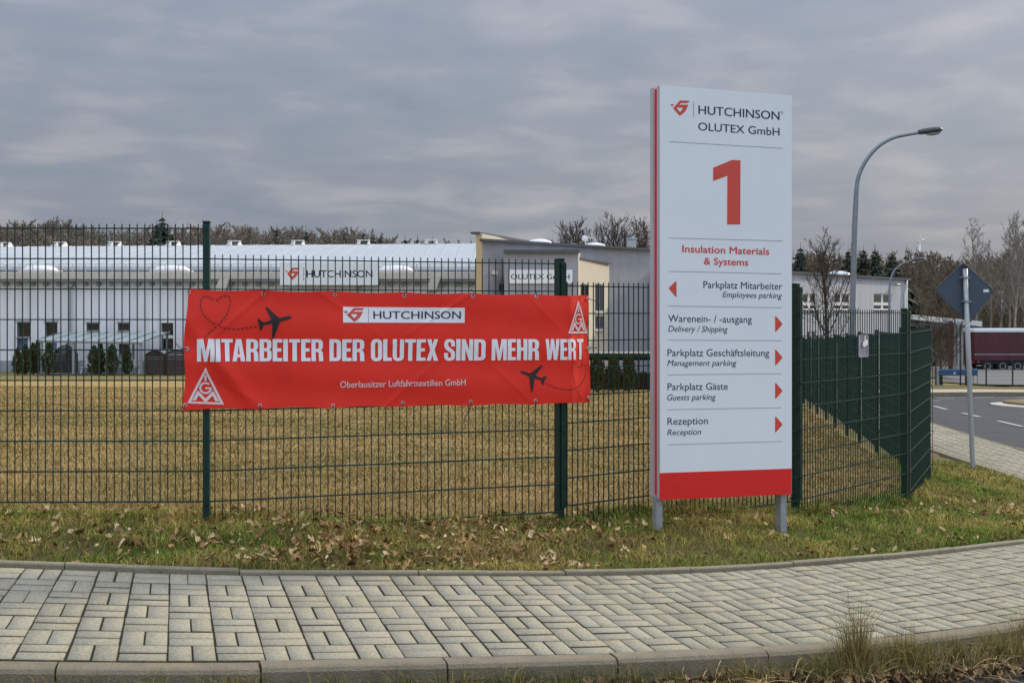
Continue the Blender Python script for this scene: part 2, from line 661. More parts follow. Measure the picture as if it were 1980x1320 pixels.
xr = graded(0, 700, .09, 1.018, 25)
xs = np.concatenate([-xr[::-1][:-1], xr])
ys = np.concatenate([-graded(-3.0, 60, .3, 1.15, 10)[::-1], graded(3.09, 1500, .09, 1.016, 30)])
GX, GY = np.meshgrid(xs, ys)
GZ = ground(GX, GY)
near = (GY < 60) & (GX > -14) & (GX < 60) & (GY > -20)
D = np.where(GX < -9, 3.0, -3.0)
Sarc = np.zeros_like(GX)
D_n, S_n = dist_to_curve(GX[near], GY[near])
D = np.where(GY > 50, 5.0, np.where(GX < 0, np.where(GY > 4.3, 5.0, -5.0), -5.0))
D[near] = D_n
D = np.where((GY >= FAR_KERB_Y + 0.06 * (GX - 18)) & (D < 0), 5.0, D)
Sarc[near] = S_n
W = width_at(Sarc)
def soil_bump(x, y):
    return (vnoise(x, y, .35, 1) - .5) * .05 + (vnoise(x, y, 1.3, 2) - .5) * .06


bump = soil_bump(GX, GY)
tv = np.clip((D - W - 0.02) / 0.25, 0, 1)
GZ2 = GZ + bump * tv - 0.02
onpath = (D <= W + 0.02)
GZ2 = np.where(onpath, GZ - 0.16, GZ2)
GZ2 = np.where(road_mask(D, GX, GY), GZ - 0.45, GZ2)
FD = np.full(GX.shape, -50.0)
FD[near] = dist_to_fence(GX[near], GY[near])
FD = np.where((GX < -14) & (GY < 7.6), 5.0, FD)
verge = np.clip(FD / 0.35 + 0.7, 0, 1)
n1, n2 = vnoise(GX, GY, .5, 3), vnoise(GX, GY, 2.2, 4)
n3 = vnoise(GX, GY, 9, 5)
lawn = np.array([.385, .262, .100])
lawn2 = np.array([.30, .212, .076])
green = np.array([.105, .100, .030])
brown = np.array([.150, .105, .048])
cl_ = (lawn + (lawn2 - lawn) * (0.6 * n1 + 0.5 * n2 - .15)[..., None])
far_g = np.clip((n3 - .55) * 3, 0, 1) * np.clip((GY - 18) / 30, 0, 1) * .35
far_g = np.maximum(far_g, np.clip((GY - 57) / 6, 0, 1) * .75)
cl_ = cl_ + (np.array([.13, .125, .045]) - cl_) * far_g[..., None]
cv_ = green + (brown - green) * np.clip(n1 * 1.5 - .3, 0, 1)[..., None]
CC = cl_ + (cv_ - cl_) * verge[..., None]
wood = np.clip((GY - 118) / 20, 0, 1)
CC = CC + (np.array([.070, .048, .030]) - CC) * wood[..., None]
H_, W_ = GX.shape
idx = np.arange(H_ * W_).reshape(H_, W_)
quads = np.stack([idx[:-1, :-1], idx[:-1, 1:], idx[1:, 1:], idx[1:, :-1]], -1).reshape(-1, 4)
m_ground = mat('ground_soil_and_turf', (1, 1, 1), 0.95, 14, 0.20, bump=0.7, bscale=45, attr='Col', spec=0.2)
g_o = fast_mesh('ground', np.stack([GX, GY, GZ2], -1).reshape(-1, 3), quads, m_ground, CC.reshape(-1, 3), smooth=True)
tag(g_o, kind='structure')

# ------------------------------------------------------------------ pavement of basket-weave pavers
V, Q, C = [], [], []
CELL = 0.2032
nrow = 7
s_off = 0.03
ncol = int((SMAX - 0.6) / CELL)
pj = random.Random(3)
bed_s = np.arange(0.2, SMAX - 0.2, 0.1)
for i in range(ncol):
    s0 = 0.3 + i * CELL
    far = s0 > 22
    wscale = float(width_at(s0)) / 1.43
    for j in range(nrow):
        t0 = s_off + j * 0.1985 * wscale
        ch = 0.1985 * wscale
        gs = 0.0044 + (0.0036 if (i % 5 == 2) else 0)
        if (i + j) % 2 == 0:
            rects = [(s0, s0 + CELL, t0, t0 + ch / 2), (s0, s0 + CELL, t0 + ch / 2, t0 + ch)]
        else:
            rects = [(s0, s0 + CELL / 2, t0, t0 + ch), (s0 + CELL / 2, s0 + CELL, t0, t0 + ch)]
        for a, b, c, d in rects:
            ga = gs / 2 + pj.uniform(-.0015, .0035)
            gt = 0.0050 + pj.uniform(-.001, .0025)
            a, b, c, d = a + ga, b - ga, c + gt, d - gt
            dz = pj.gauss(0, .0008)
            tl = pj.gauss(0, .0004)
            be = .0022
            base = len(V)
            ring = [(a, c), (b, c), (b, d), (a, d)]
            ring2 = [(a + be, c + be), (b - be, c + be), (b - be, d - be), (a + be, d - be)]
            for (p, q), lz in [(r, -.03) for r in ring] + [(r, -.004) for r in ring] + [(r, 0.0) for r in ring2]:
                V.append((p, q, lz + dz + (tl if q < (c + d) / 2 else -tl)))
            for r in (0, 4):
                for k in range(4):
                    k2 = (k + 1) % 4
                    Q.append((base + r + k, base + r + k2, base + r + 4 + k2, base + r + 4 + k))
            Q.append((base + 8, base + 9, base + 10, base + 11))
            g = 1 + pj.gauss(0, .035)
            w = pj.gauss(0, .006)
            C += [(.325 * g + w * .3, .305 * g, .225 * g - w * .5)] * 12
            for q_ in range(8):
                C[base + q_] = (.062, .052, .030)
V = np.array(V)
P3 = path_xyz(V[:, 0], V[:, 1])
st_ = vnoise(P3[:, 0], P3[:, 1], .55, 61) * .5 + .15 + vnoise(P3[:, 0], P3[:, 1], 1.7, 63) * .4
C = np.array(C) * (1.12 - .32 * np.clip(st_ - .35, 0, 1))[:, None]
moss = np.clip(vnoise(P3[:, 0], P3[:, 1], .5, 64) * 2.2 - 1.35 + .9 * np.exp(-V[:, 1] / .05) + .9 * np.exp(-(1.43 - V[:, 1]) / .06), 0, 1)[:, None] * .35
C = C * (1 - moss) + np.array([.13, .125, .055]) * moss
P3[:, 2] += V[:, 2]
m_paver = mat('concrete_paver', (1, 1, 1), 0.9, 75, 0.30, bump=0.4, bscale=200, attr='Col', spec=0.25)
pv = fast_mesh('pavement', P3, np.array(Q), m_paver, C)
tag(pv, kind='structure')
# joint bed with sand and moss
ss, tt = np.meshgrid(bed_s, np.linspace(0.0, 1.0, 8))
B3 = path_xyz(ss, tt * (width_at(ss) + .02))
B3[..., 2] -= 0.009
hh, ww = ss.shape
ii = np.arange(hh * ww).reshape(hh, ww)
bq = np.stack([ii[:-1, :-1], ii[:-1, 1:], ii[1:, 1:], ii[1:, :-1]], -1).reshape(-1, 4)
m_bed = mat('mossy_joint_sand', (.060, .048, .028), 0.95, 9, 0.4, col2=(.048, .050, .020), bump=0.4, bscale=80)
tag(fast_mesh('pavement_bed', B3.reshape(-1, 3), bq, m_bed), kind='structure')

# kerb stones (road side) and edging stones (verge side)
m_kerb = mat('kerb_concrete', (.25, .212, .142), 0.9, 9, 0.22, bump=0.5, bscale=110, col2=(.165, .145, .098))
m_edge = mat('mossy_edging_concrete', (.29, .26, .185), 0.9, 12, 0.25, bump=0.5, bscale=80, col2=(.20, .185, .11))


def stone_row(name, s0, step, prof, tfun, material, gap=0.006, jit=0.004):
    V, Fs = [], []
    n = 9
    rr = random.Random(11)
    s = s0
    while s + step < SMAX - 0.3:
        a, b = s + gap / 2, s + step - gap / 2
        base = len(V)
        dz = rr.gauss(0, jit)
        k = len(prof)
        for q in np.linspace(a, b, n):
            for (tt_, zz_) in prof:
                p = path_xyz(q, 0.0 + tfun(q))
                o2 = path_xyz(q, tfun(q) + 0.5)
                nn = (o2 - p)[:2] / 0.5
                V.append((p[0] + nn[0] * tt_, p[1] + nn[1] * tt_, p[2] + zz_ + dz))
        for r in range(n - 1):
            for j in range(k):
                j2 = (j + 1) % k
                Fs.append((base + r * k + j, base + r * k + j2, base + (r + 1) * k + j2, base + (r + 1) * k + j))
        Fs.append(tuple(base + j for j in range(k))[::-1])
        Fs.append(tuple(base + (n - 1) * k + j for j in range(k)))
        s += step
    mb = MB()
    mb.add(V, Fs)
    o = mb.build(name, material)
    return tag(o, kind='structure')


kprof = [(.020, -.30), (.020, .002), (-.052, .002), (-.068, -.004), (-.080, -.020), (-.084, -.30)]
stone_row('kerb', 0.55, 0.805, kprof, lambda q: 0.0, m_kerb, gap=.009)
eprof = [(.004, -.2), (.004, .012), (.010, .020), (.050, .020), (.056, .012), (.056, -.2)]
stone_row('edging', 0.62, 1.0, eprof, lambda q: float(width_at(q)) + .012, m_edge, gap=.008)

# asphalt: fan of strips outwards from the kerb
offs = np.array([-.05, .1, .25, .5, 1, 1.6, 2.4, 3.4, 5, 7, 10, 14, 19, 25, 32, 40])
s_r = np.concatenate([np.arange(0.1, 22, .25), np.arange(22, SMAX, .6)])
so, oo = np.meshgrid(s_r, offs)
A3 = path_xyz(so, -(oo + .10))
near_k = path_xyz(so, 0 * so)
A3[..., 2] = near_k[..., 2]
ga = ground(A3[..., 0], A3[..., 1])
bl = np.clip(oo / 4, 0, 1)
A3[..., 2] = near_k[..., 2] * (1 - bl) + ga * bl - .125
hh, ww = so.shape
ii = np.arange(hh * ww).reshape(hh, ww)
aq = np.stack([ii[:-1, :-1], ii[1:, :-1], ii[1:, 1:], ii[:-1, 1:]], -1).reshape(-1, 4)
m_asph = mat('asphalt', (.044, .049, .058), 0.9, 1.3, 0.22, bump=0.5, bscale=150, spec=0.3, col2=(.064, .068, .075))
tag(fast_mesh('road', A3.reshape(-1, 3), aq, m_asph, smooth=True), kind='structure')
_ra, _rb = A3.reshape(-1, 3), None


def road_z(x, y):
    D_, S2 = dist_to_curve(np.atleast_1d(x), np.atleast_1d(y))
    k = path_xyz(S2, 0 * S2)[..., 2]
    bl_ = np.clip((-D_ - .1) / 4, 0, 1)
    return float((k * (1 - bl_) + ground(np.atleast_1d(x), np.atleast_1d(y)) * bl_ - .125)[0])


def road_hit(px, py):
    z0, z1 = 6.0, 70.0
    for _ in range(30):
        m_ = .5 * (z0 + z1)
        x_ = (px - 990) * m_ / F
        if EYE - (py - HY) * m_ / F > road_z(x_, m_):
            z0 = m_
        else:
            z1 = m_
    return np.array([(px - 990) * z0 / F, z0, EYE - (py - HY) * z0 / F])

# painted dashes on the road
m_mark = mat('road_paint', (.55, .56, .57), 0.7, 9, 0.12, col2=(.33, .34, .35))
mb = MB()
for (x0, y0, x1, y1, w) in [(1805, 785.5, 1831, 792, .13), (1861, 799, 1894, 806.5, .13), (1930, 814.5, 1976, 825, .13), (1797, 775.5, 1818, 775.3, .12),
                            (1813, 771, 1845, 770.5, .12), (1883, 769.6, 1921, 768.8, .12), (1966, 769, 1995, 769.2, .12)]:
    a, b = road_hit(x0, y0), road_hit(x1, y1)
    n = 6
    d = b - a
    q = np.array([-d[1], d[0], 0]) / np.hypot(d[0], d[1]) * w / 2
    for k in range(n):
        p0, p1 = a + d * k / n, a + d * (k + 1) / n
        quad = []
        for p in (p0 - q, p1 - q, p1 + q, p0 + q):
            quad.append((p[0], p[1], road_z(p[0], p[1]) + .016))
        mb.add(quad, [(0, 1, 2, 3)])
tag(mb.build('road_markings', m_mark), kind='structure')

# far side of the road: kerb, gravel path, turf
mb = MB()
mv = MB()
xk = np.linspace(8, 60, 60)
for x0, x1 in zip(xk[:-1], xk[1:]):
    rows = []
    for x in (x0, x1):
        y = FAR_KERB_Y + 0.06 * (x - 18)
        z = float(ground(np.array(x), np.array(y)))
        z2 = float(ground(np.array(x), np.array(y + 3.2)))
        rows.append([(x, y - .02, z - .35), (x, y, z + .03), (x, y + .2, z + .03), (x, y + 3.2, z2 + .03)])
    r0, r1 = rows
    mb.add([r0[0], r1[0], r1[1], r0[1], r0[2], r1[2]], [(0, 1, 2, 3), (3, 2, 5, 4)])
    mv.add([r0[2], r1[2], r1[3], r0[3]], [(0, 1, 2, 3)])
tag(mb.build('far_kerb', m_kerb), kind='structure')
tag(mv.build('far_path', mat('sandy_gravel', (.40, .34, .25), .95, 8, .15, bump=.3)), kind='structure')
# parking surface beyond
xs2, ys2 = np.meshgrid(np.linspace(21, 75, 28), np.linspace(58, 118, 24))
zs2 = ground(xs2, ys2) + .06
hh, ww = xs2.shape
ii = np.arange(hh * ww).reshape(hh, ww)
pq = np.stack([ii[:-1, :-1], ii[:-1, 1:], ii[1:, 1:], ii[1:, :-1]], -1).reshape(-1, 4)
keep = (xs2[:-1, :-1].ravel() > 21 + (ys2[:-1, :-1].ravel() - 58) * .32)
tag(fast_mesh('parking_yard', np.stack([xs2, ys2, zs2], -1).reshape(-1, 3), pq[keep], mat('grey_yard_asphalt', (.105, .112, .112), .9, 3, .12, bump=.2), smooth=True), kind='structure')

# traffic island with its pale kerb
c0 = road_hit(1958, 787)
isl = thing('traffic_island', (c0[0] + 1.6, c0[1], c0[2]), 'grassed traffic island with pale rounded kerb in the bend of the road', 'traffic island')
tip, low, top = road_hit(1910, 784), road_hit(1985, 797), road_hit(1985, 774)
def island_ring(sc_, z):
    ctrp = np.array([c0[0] + 2.6, c0[1] - .2])
    Lx, Ly = (ctrp[0] - tip[0]), 2.5
    out = []
    for k in range(40):
        a = 2 * math.pi * k / 40
        ca, sa = math.cos(a), math.sin(a)
        x = ctrp[0] + (Lx * (abs(ca) ** .8) * np.sign(ca)) - (Lx - Lx * sc_) * np.sign(ca) * abs(ca)
        y = ctrp[1] + Ly * sc_ * (abs(sa) ** .9) * np.sign(sa) + ca * -.35
        out.append((x, y, road_z(x, y) + z))
    return out
def ring_mesh(mb, rings):
    n = len(rings[0])
    V = [p for r in rings for p in r]
    fs = []
    for r in range(len(rings) - 1):
        for k in range(n):
            k2 = (k + 1) % n
            fs.append((r * n + k, r * n + k2, (r + 1) * n + k2, (r + 1) * n + k))
    fs.append(tuple((len(rings) - 1) * n + k for k in range(n)))
    mb.add(V, fs)
mb = MB(); ring_mesh(mb, [island_ring(1.0, -.05), island_ring(1.0, .07), island_ring(.90, .09), island_ring(.88, .10)])
mb.build('kerb', mat('pale_kerb', (.50, .47, .40), .9, 6, .1), isl)
mb = MB(); ring_mesh(mb, [island_ring(.87, .05), island_ring(.86, .17), island_ring(.6, .24), island_ring(.3, .26)])
mb.build('turf', mat('island_turf', (.17, .135, .06), .95, 3, .3, bump=.6, bscale=20), isl)

# ------------------------------------------------------------------ green mesh fence
PZ_TOP = [2.20, 2.197, 1.987, 1.843, 1.636, 1.44]
BAR_TOP = [2.157, 1.957, 1.797, 1.600, 1.400]      # top bar of the panel to the right of each post
WIRE = .0063


def mesh_panel(a, b, ztop, n_rows=10, wire=WIRE, rows_only=None):
    """double-rod mesh panel between plan points a and b"""
    a, b = np.asarray(a, float), np.asarray(b, float)
    d = b - a
    L = np.hypot(*d)
    d /= L
    nn = np.array([d[1], -d[0]])
    ux, uy = np.array([d[0], d[1], 0]), np.array([nn[0], nn[1], 0])
    uz = np.array([0, 0, 1.0])
    mb = MB()
    k = int(L / .05)
    o = (L - (k - 1) * .05) / 2
    zbot = ztop - (n_rows - 1) * .2
    for i in range(k):
        q = a + d * (o + i * .05)
        mb.box((q[0], q[1], (ztop + .03 + zbot - .006) / 2), wire, wire, ztop + .03 - zbot + .006, ax=(ux, uy, uz))
    for r in range(n_rows):
        z = ztop - .2 * r
        m_ = (a + b) / 2
        for s in (-1, 1):
            c = m_ + nn * s * (wire / 2 + .0035)
            mb.box((c[0], c[1], z), L + .02, .0068, .0078, ax=(ux, uy, uz))
    return mb


def fence_post(p, ang, zt, zb):
    mb = MB()
    ca, sa = math.cos(ang), math.sin(ang)
    ux, uy = np.array([ca, sa, 0]), np.array([sa, -ca, 0])     # along the fence, towards the street
    uz = np.array([0, 0, 1.0])
    c = np.array([p[0], p[1], 0]) - uy * .035
    mb.box((c[0], c[1], (zt + zb) / 2), .042, .062, zt - zb, ax=(ux, uy, uz), bev=.003)
    mb.box((c[0], c[1], zt + .005), .048, .068, .012, ax=(ux, uy, uz), bev=.003)
    return mb, ux, uy, uz


fence = thing('mesh_fence', (posts_xy[2][0], posts_xy[2][1], float(ground(*posts_xy[2]))), 'dark green double rod mesh fence stepping down the slope round the lawn', 'fence')
angs = []
for i in range(len(posts_xy)):
    a = np.array(posts_xy[max(i - 1, 0)])
    b = np.array(posts_xy[min(i + 1, len(posts_xy) - 1)])
    angs.append(math.atan2(b[1] - a[1], b[0] - a[0]))
angs[1] = math.atan2(.8, 2.38) * .35
for i, p in enumerate(posts_xy):
    zb = float(ground(*p)) - .1
    mb, ux, uy, uz = fence_post(p, angs[i], PZ_TOP[i], zb)
    po = mb.build('post', M['fence'], fence)
    mb = MB()
    c = np.array([p[0], p[1], 0]) + uy * .018 + ux * .004
    z0 = PZ_TOP[i] - .02
    z1 = float(ground(*p)) + .10
    mb.box((c[0], c[1], (z0 + z1) / 2), .040, .005, z0 - z1, ax=(ux, uy, uz), bev=.0015)
    mb.build('clamp_rail', M['fence'], po)
    for k in range(5):
        z = z0 - .03 - k * .4
        q = c + uy * .004
        mb = MB()
        mb.tube([(q[0], q[1], z), (q[0] + uy[0] * .008, q[1] + uy[1] * .008, z)], .007, k=6)
        mb.build('screw', M['tie'], po)
panels = [(posts_xy[i], posts_xy[i + 1], BAR_TOP[i]) for i in range(5)]
BAR_TOP0 = 2.157
for i in range(5):
    a, b = np.array(posts_xy[i]), np.array(posts_xy[i + 1])
    d = (b - a) / np.hypot(*(b - a))
    zt = [BAR_TOP0, 1.957, 1.797, 1.600, 1.400][i]
    mesh_panel(a + d * .012, b - d * .012, zt).build('mesh_panel', M['fence'], fence)
# panel beyond the left edge
mesh_panel((-7.0, 7.75), (-4.54, 7.80), 2.30).build('mesh_panel', M['fence'], fence)
# the run along the road, behind the bend
A = np.array(posts_xy[5])
far_run = []
pathf = [np.array(p) for p in fl_pts[7:]]
poly = [A] + pathf[1:] if np.allclose(pathf[0], A) else [A] + pathf
pl = np.array(poly)
sgl = np.concatenate([[0], np.cumsum(np.hypot(*np.diff(pl, axis=0).T))])
npan = int(sgl[-1] / 2.52)
prev = A
for k in range(npan):
    s = (k + 1) * 2.52
    q = np.array([np.interp(s, sgl, pl[:, 0]), np.interp(s, sgl, pl[:, 1])])
    zt = 1.40 - .035 - .068 * (k + 1) + .045
    d = (q - prev) / np.hypot(*(q - prev))
    mesh_panel(prev + d * .012, q - d * .012, zt, n_rows=10, wire=.0065).build('mesh_panel', M['fence'], fence)
    zb = min(float(ground(*q)) - .1, zt - 1.85)
    mb, ux, uy, uz = fence_post(q, math.atan2(d[1], d[0]), zt + .045, zb)
    mb.build('post', M['fence'], fence)
    prev = q

# ------------------------------------------------------------------ flat lettering helpers
def curve_to_poly(cu):
    ob = bpy.data.objects.new('tmp', cu)
    COL.objects.link(ob)
    dg = bpy.context.evaluated_depsgraph_get()
    dg.update()
    me = bpy.data.meshes.new_from_object(ob.evaluated_get(dg))
    V = np.array([v.co[:2] for v in me.vertices]) if len(me.vertices) else np.zeros((0, 2))
    Fs = [tuple(p.vertices) for p in me.polygons]
    bpy.data.objects.remove(ob)
    bpy.data.meshes.remove(me)
    bpy.data.curves.remove(cu)
    return V, Fs


def text_poly(s, bold=0.0, shear=0.0, space=1.0):
    cu = bpy.data.curves.new('t', 'FONT')
    cu.body = s
    cu.size = 1
    cu.offset = bold
    cu.shear = shear
    cu.space_character = space
    cu.resolution_u = 4
    return curve_to_poly(cu)


def shape_poly(loops):
    """closed outlines (holes allowed) filled flat"""
    cu = bpy.data.curves.new('s', 'CURVE')
    cu.dimensions = '2D'
    cu.fill_mode = 'BOTH'
    for L in loops:
        sp = cu.splines.new('POLY')
        sp.points.add(len(L) - 1)
        for i, (x, y) in enumerate(L):
            sp.points[i].co = (x, y, 0, 1)
        sp.use_cyclic_u = True
    return curve_to_poly(cu)


_h = text_poly('H')[0]
CAP = _h[:, 1].max() - _h[:, 1].min()


class Plane:
    """a flat face in the world: pixel -> local metres, local metres -> world"""

    def __init__(self, p0, p1, shear=0.0):
        self.p0 = np.array([p0[0], p0[1], 0.0])
        d = np.array([p1[0] - p0[0], p1[1] - p0[1], 0.0])
        self.L = np.linalg.norm(d)
        self.d = d / self.L
        self.n = np.array([self.d[1], -self.d[0], 0])
        self.shear = shear

    def px(self, x, y):
        r = np.array([(x - 990) / F, 1.0, -(y - HY) / F])
        t = (self.p0[:2] @ self.n[:2]) / (r[:2] @ self.n[:2])
        p = r * t
        a = (p - self.p0) @ self.d
        return np.array([a, p[2] + EYE + self.shear * a])

    def w(self, a, z, off=0.0):
        return self.p0 + self.d * a + self.n * off + np.array([0, 0, z - self.shear * a])


def put_text(mb, pl, s, xl, xr_, ybl, cap_px, off, mi, bold=0.0, shear=0.0, right_y=None, wfun=None, cut=None):
    """text between pixels xl..xr_ on the baseline pixel ybl (at xl), cap height in pixels"""
    V, Fs = text_poly(s, 0.0, shear)
    a0 = pl.px(xl, ybl)
    a1 = pl.px(xr_, right_y if right_y is not None else ybl)
    top = pl.px(xl, ybl - cap_px)
    x0, x1 = V[:, 0].min(), V[:, 0].max()
    A_ = a0[0] + (V[:, 0] - x0) / (x1 - x0) * (a1[0] - a0[0])
    Z_ = a0[1] + V[:, 1] / CAP * (top[1] - a0[1])
    # bolder weights: the same letters printed again a hair to the side
    e_ = abs(a1[0] - a0[0]) / (x1 - x0) * bold
    copies = [(0, 0)] if bold <= 0 else ([(-e_, 0), (e_, 0)] if bold < .012 else [(-e_, 0), (e_, 0), (0, e_ * .6), (0, -e_ * .6)])
    for k, (da, dz) in enumerate(copies):
        place_flat(mb, pl, np.stack([A_ + da, Z_ + dz], 1), Fs, off + k * .00025, mi, wfun, cut)


def place_flat(mb, pl, AZ, Fs, off, mi, wfun=None, cut=None):
    if cut:
        bm = bmesh.new()
        vs_ = [bm.verts.new((p[0], p[1], 0)) for p in AZ]
        for f in Fs:
            try:
                bm.faces.new([vs_[i] for i in f])
            except ValueError:
                pass
        lo, hi = AZ.min(0), AZ.max(0)
        for ax in (0, 1):
            c = math.ceil(lo[ax] / cut) * cut
            while c < hi[ax]:
                co = (c, 0, 0) if ax == 0 else (0, c, 0)
                no = (1, 0, 0) if ax == 0 else (0, 1, 0)
                bmesh.ops.bisect_plane(bm, geom=bm.verts[:] + bm.edges[:] + bm.faces[:], plane_co=co, plane_no=no, dist=1e-6)
                c += cut
        bm.verts.index_update()
        AZ = np.array([v.co[:2] for v in bm.verts])
        Fs = [tuple(v.index for v in f.verts) for f in bm.faces]
        bm.free()
    w = wfun or (lambda a, z, o: pl.w(a, z, o))
    V = [w(a, z, off) for a, z in AZ]
    # faces look towards the viewer
    fs = []
    for f in Fs:
        p = AZ[list(f)]
        ar = np.sum(p[:, 0] * np.roll(p[:, 1], -1) - np.roll(p[:, 0], -1) * p[:, 1])
        fs.append(f if ar > 0 else f[::-1])
    mb.add(V, fs, mi)


def put_px_poly(mb, pl, loops, off, mi, wfun=None, cut=None):
    L2 = [[tuple(pl.px(x, y)) for x, y in L] for L in loops]
    V, Fs = shape_poly(L2)
    place_flat(mb, pl, V, Fs, off, mi, wfun, cut)


LOGO = [[(375, 181), (298, 178), (245, 238), (298, 297), (340, 262), (364, 211), (296, 211), (281, 233), (322, 233), (309, 257), (298, 266), (274, 238), (305, 198), (358, 198)],
        [(222, 208), (256, 208), (238, 225)]]


def logo_loops(x0, y0, x1, y1):
    out = []
    for L in LOGO:
        out.append([(x0 + (x - 222) / 153 * (x1 - x0), y0 + (y - 178) / 119 * (y1 - y0)) for x, y in L])
    return out


# ------------------------------------------------------------------ pylon sign
SL = np.array([1.0565, 8.487])
SR = np.array([2.0785, 8.836])
sp = Plane(SL, SR, shear=0.0124)
ZT, ZB = 3.226, 0.268
SW = sp.L
pyl = thing('pylon_sign', (1.57, 8.7, float(ground(1.57, 8.7))), 'tall white pylon sign with a big red 1 and a list of directions', 'sign')


def slab(mb, a0, a1, zb, zt, f0, f1, mi=0, bev=0.003):
    """box on the sign: a0..a1 along, zb..zt up, between offsets f0 (front) and f1 (back)"""
    V = []
    for o in (f0, f1):
        for a, z in ((a0, zb), (a1, zb), (a1, zt), (a0, zt)):
            V.append(sp.w(a, z, o))
    mb.add(V, [(0, 1, 2, 3), (7, 6, 5, 4), (0, 4, 5, 1), (1, 5, 6, 2), (2, 6, 7, 3), (3, 7, 4, 0)], mi)


mb = MB()
slab(mb, 0, SW, ZB, ZT, 0, -.006, 0)
slab(mb, .0015, SW - .0015, ZB + .0015, ZT - .0015, -.006, -.055, 1)
zr = sp.px(1276, 914)[1]
put_px_poly(mb, sp, [[(1274.9, 914), (1530.7, 905.3), (1530.7, 955.2), (1274.9, 966.5)]], .0012, 2)
FR = .0014
put_px_poly(mb, sp, logo_loops(1295.5, 194.5, 1333.8, 224.5), FR, 3)
put_px_poly(mb, sp, [[(1340.6, 196.5), (1341.7, 196.5), (1341.5, 226), (1340.4, 226)]], FR, 4)
put_text(mb, sp, 'HUTCHINSON', 1350.5, 1507, 220.5, 16.2, FR, 5, bold=.010, right_y=230)
put_text(mb, sp, 'OLUTEX GmbH', 1350, 1507, 252, 15.2, FR, 5, bold=.007, right_y=261)
put_text(mb, sp, '®', 1509, 1514.3, 220.5, 5.5, FR, 4)
for (x0, y0, x1, y1) in [(1294, 273.6, 1514, 286.6), (1292, 459.5, 1513, 465.5), (1292, 524, 1512, 529), (1290.5, 591, 1512, 594.3), (1290.5, 656.8, 1512, 658),
                         (1290.5, 724, 1512, 721.5), (1290.5, 791.2, 1512, 787.3), (1290.5, 859, 1512.5, 852.4)]:
    put_px_poly(mb, sp, [[(x0, y0), (x1, y1), (x1, y1 + .95), (x0, y0 + .95)]], FR, 4)
put_px_poly(mb, sp, [[(1378.7, 324.5), (1415, 309.5), (1431.7, 310), (1431.2, 434), (1405.8, 434), (1406.3, 340), (1378.7, 350.2)]], FR, 3)
put_text(mb, sp, 'Insulation Materials', 1319.4, 1487, 487.3, 13.4, FR, 3, bold=.018, right_y=491.8)
put_text(mb, sp, '& Systems', 1361, 1446.5, 511.0, 13.0, FR, 3, bold=.018, right_y=512.6)
for s, xl, xr_, y, cap, it, ry in [('Parkplatz Mitarbeiter', 1360, 1512.3, 556.6, 13.4, 0, 558.6), ('Employees parking', 1397, 1512, 574.6, 10.8, .22, 576.5),
                                   ('Warenein- / -ausgang', 1292, 1453.5, 622, 13.6, 0, 624.5), ('Delivery / Shipping', 1292, 1407, 641.0, 11.5, .22, 642),
                                   ('Parkplatz Geschäftsleitung', 1290.5, 1487, 688.3, 13.6, 0, 688.8), ('Management parking', 1290, 1424, 707.0, 11.2, .22, 706.8),
                                   ('Parkplatz Gäste', 1290.5, 1407, 754, 13.4, 0, 752.6), ('Guests parking', 1290, 1384, 773.6, 11.4, .22, 772.2),
                                   ('Rezeption', 1290.5, 1368.5, 820.8, 13.4, 0, 819.2), ('Reception', 1290, 1355.5, 841.0, 11.2, .22, 839.2)]:
    put_text(mb, sp, s, xl, xr_, y, cap, FR, 5, bold=.003, shear=it, right_y=ry)
put_px_poly(mb, sp, [[(1293.3, 557.2), (1294, 555.6), (1306.5, 543.6), (1308, 544), (1308, 573), (1306.5, 573.8), (1294, 559)]], FR, 3)
for yc in (626.3, 691, 755.3, 820.3):
    put_px_poly(mb, sp, [[(1512.5, yc), (1511.8, yc + 1.8), (1500, yc + 15), (1498.6, yc + 14.6), (1498.6, yc - 14.8), (1500, yc - 15.4), (1511.8, yc - 1.8)]], FR, 3)
mb.build('front_panel', [M['sign_white'], M['sign_edge'], M['red'], M['orange_red'], M['grey_line'], M['dark_print']], pyl)
mb = MB()
slab(mb, .012, SW - .012, ZB + .012, ZT - .012, -.0555, -.109)
mb.build('core', M['red'], pyl)
mb = MB()
slab(mb, 0, SW, ZB, ZT, -.1095, -.165)
mb.build('back_panel', M['sign_edge'], pyl)
for xl in (1272.5, 1513.5):
    ac = sp.px(xl, 990)[0] + (.036 if xl < 1300 else .040)
    p = sp.w(ac, 0, -.085)
    g = float(ground(p[0], p[1]))
    mb = MB()
    ztop = ZB - .0124 * ac + .02
    mb.box((p[0], p[1], (ztop + g - .15) / 2), 0.050, .066, ztop - g + .15, ax=(sp.d, -sp.n, np.array([0, 0, 1.0])), bev=.004)
    mb.build('leg', M['galv'], pyl)

# ------------------------------------------------------------------ banner tied to the fence
bp = Plane(posts_xy[1], posts_xy[2])
bTL, bTR, bBR, bBL = bp.px(361, 559), bp.px(1141, 570.5), bp.px(1147.5, 779), bp.px(352.5, 792)


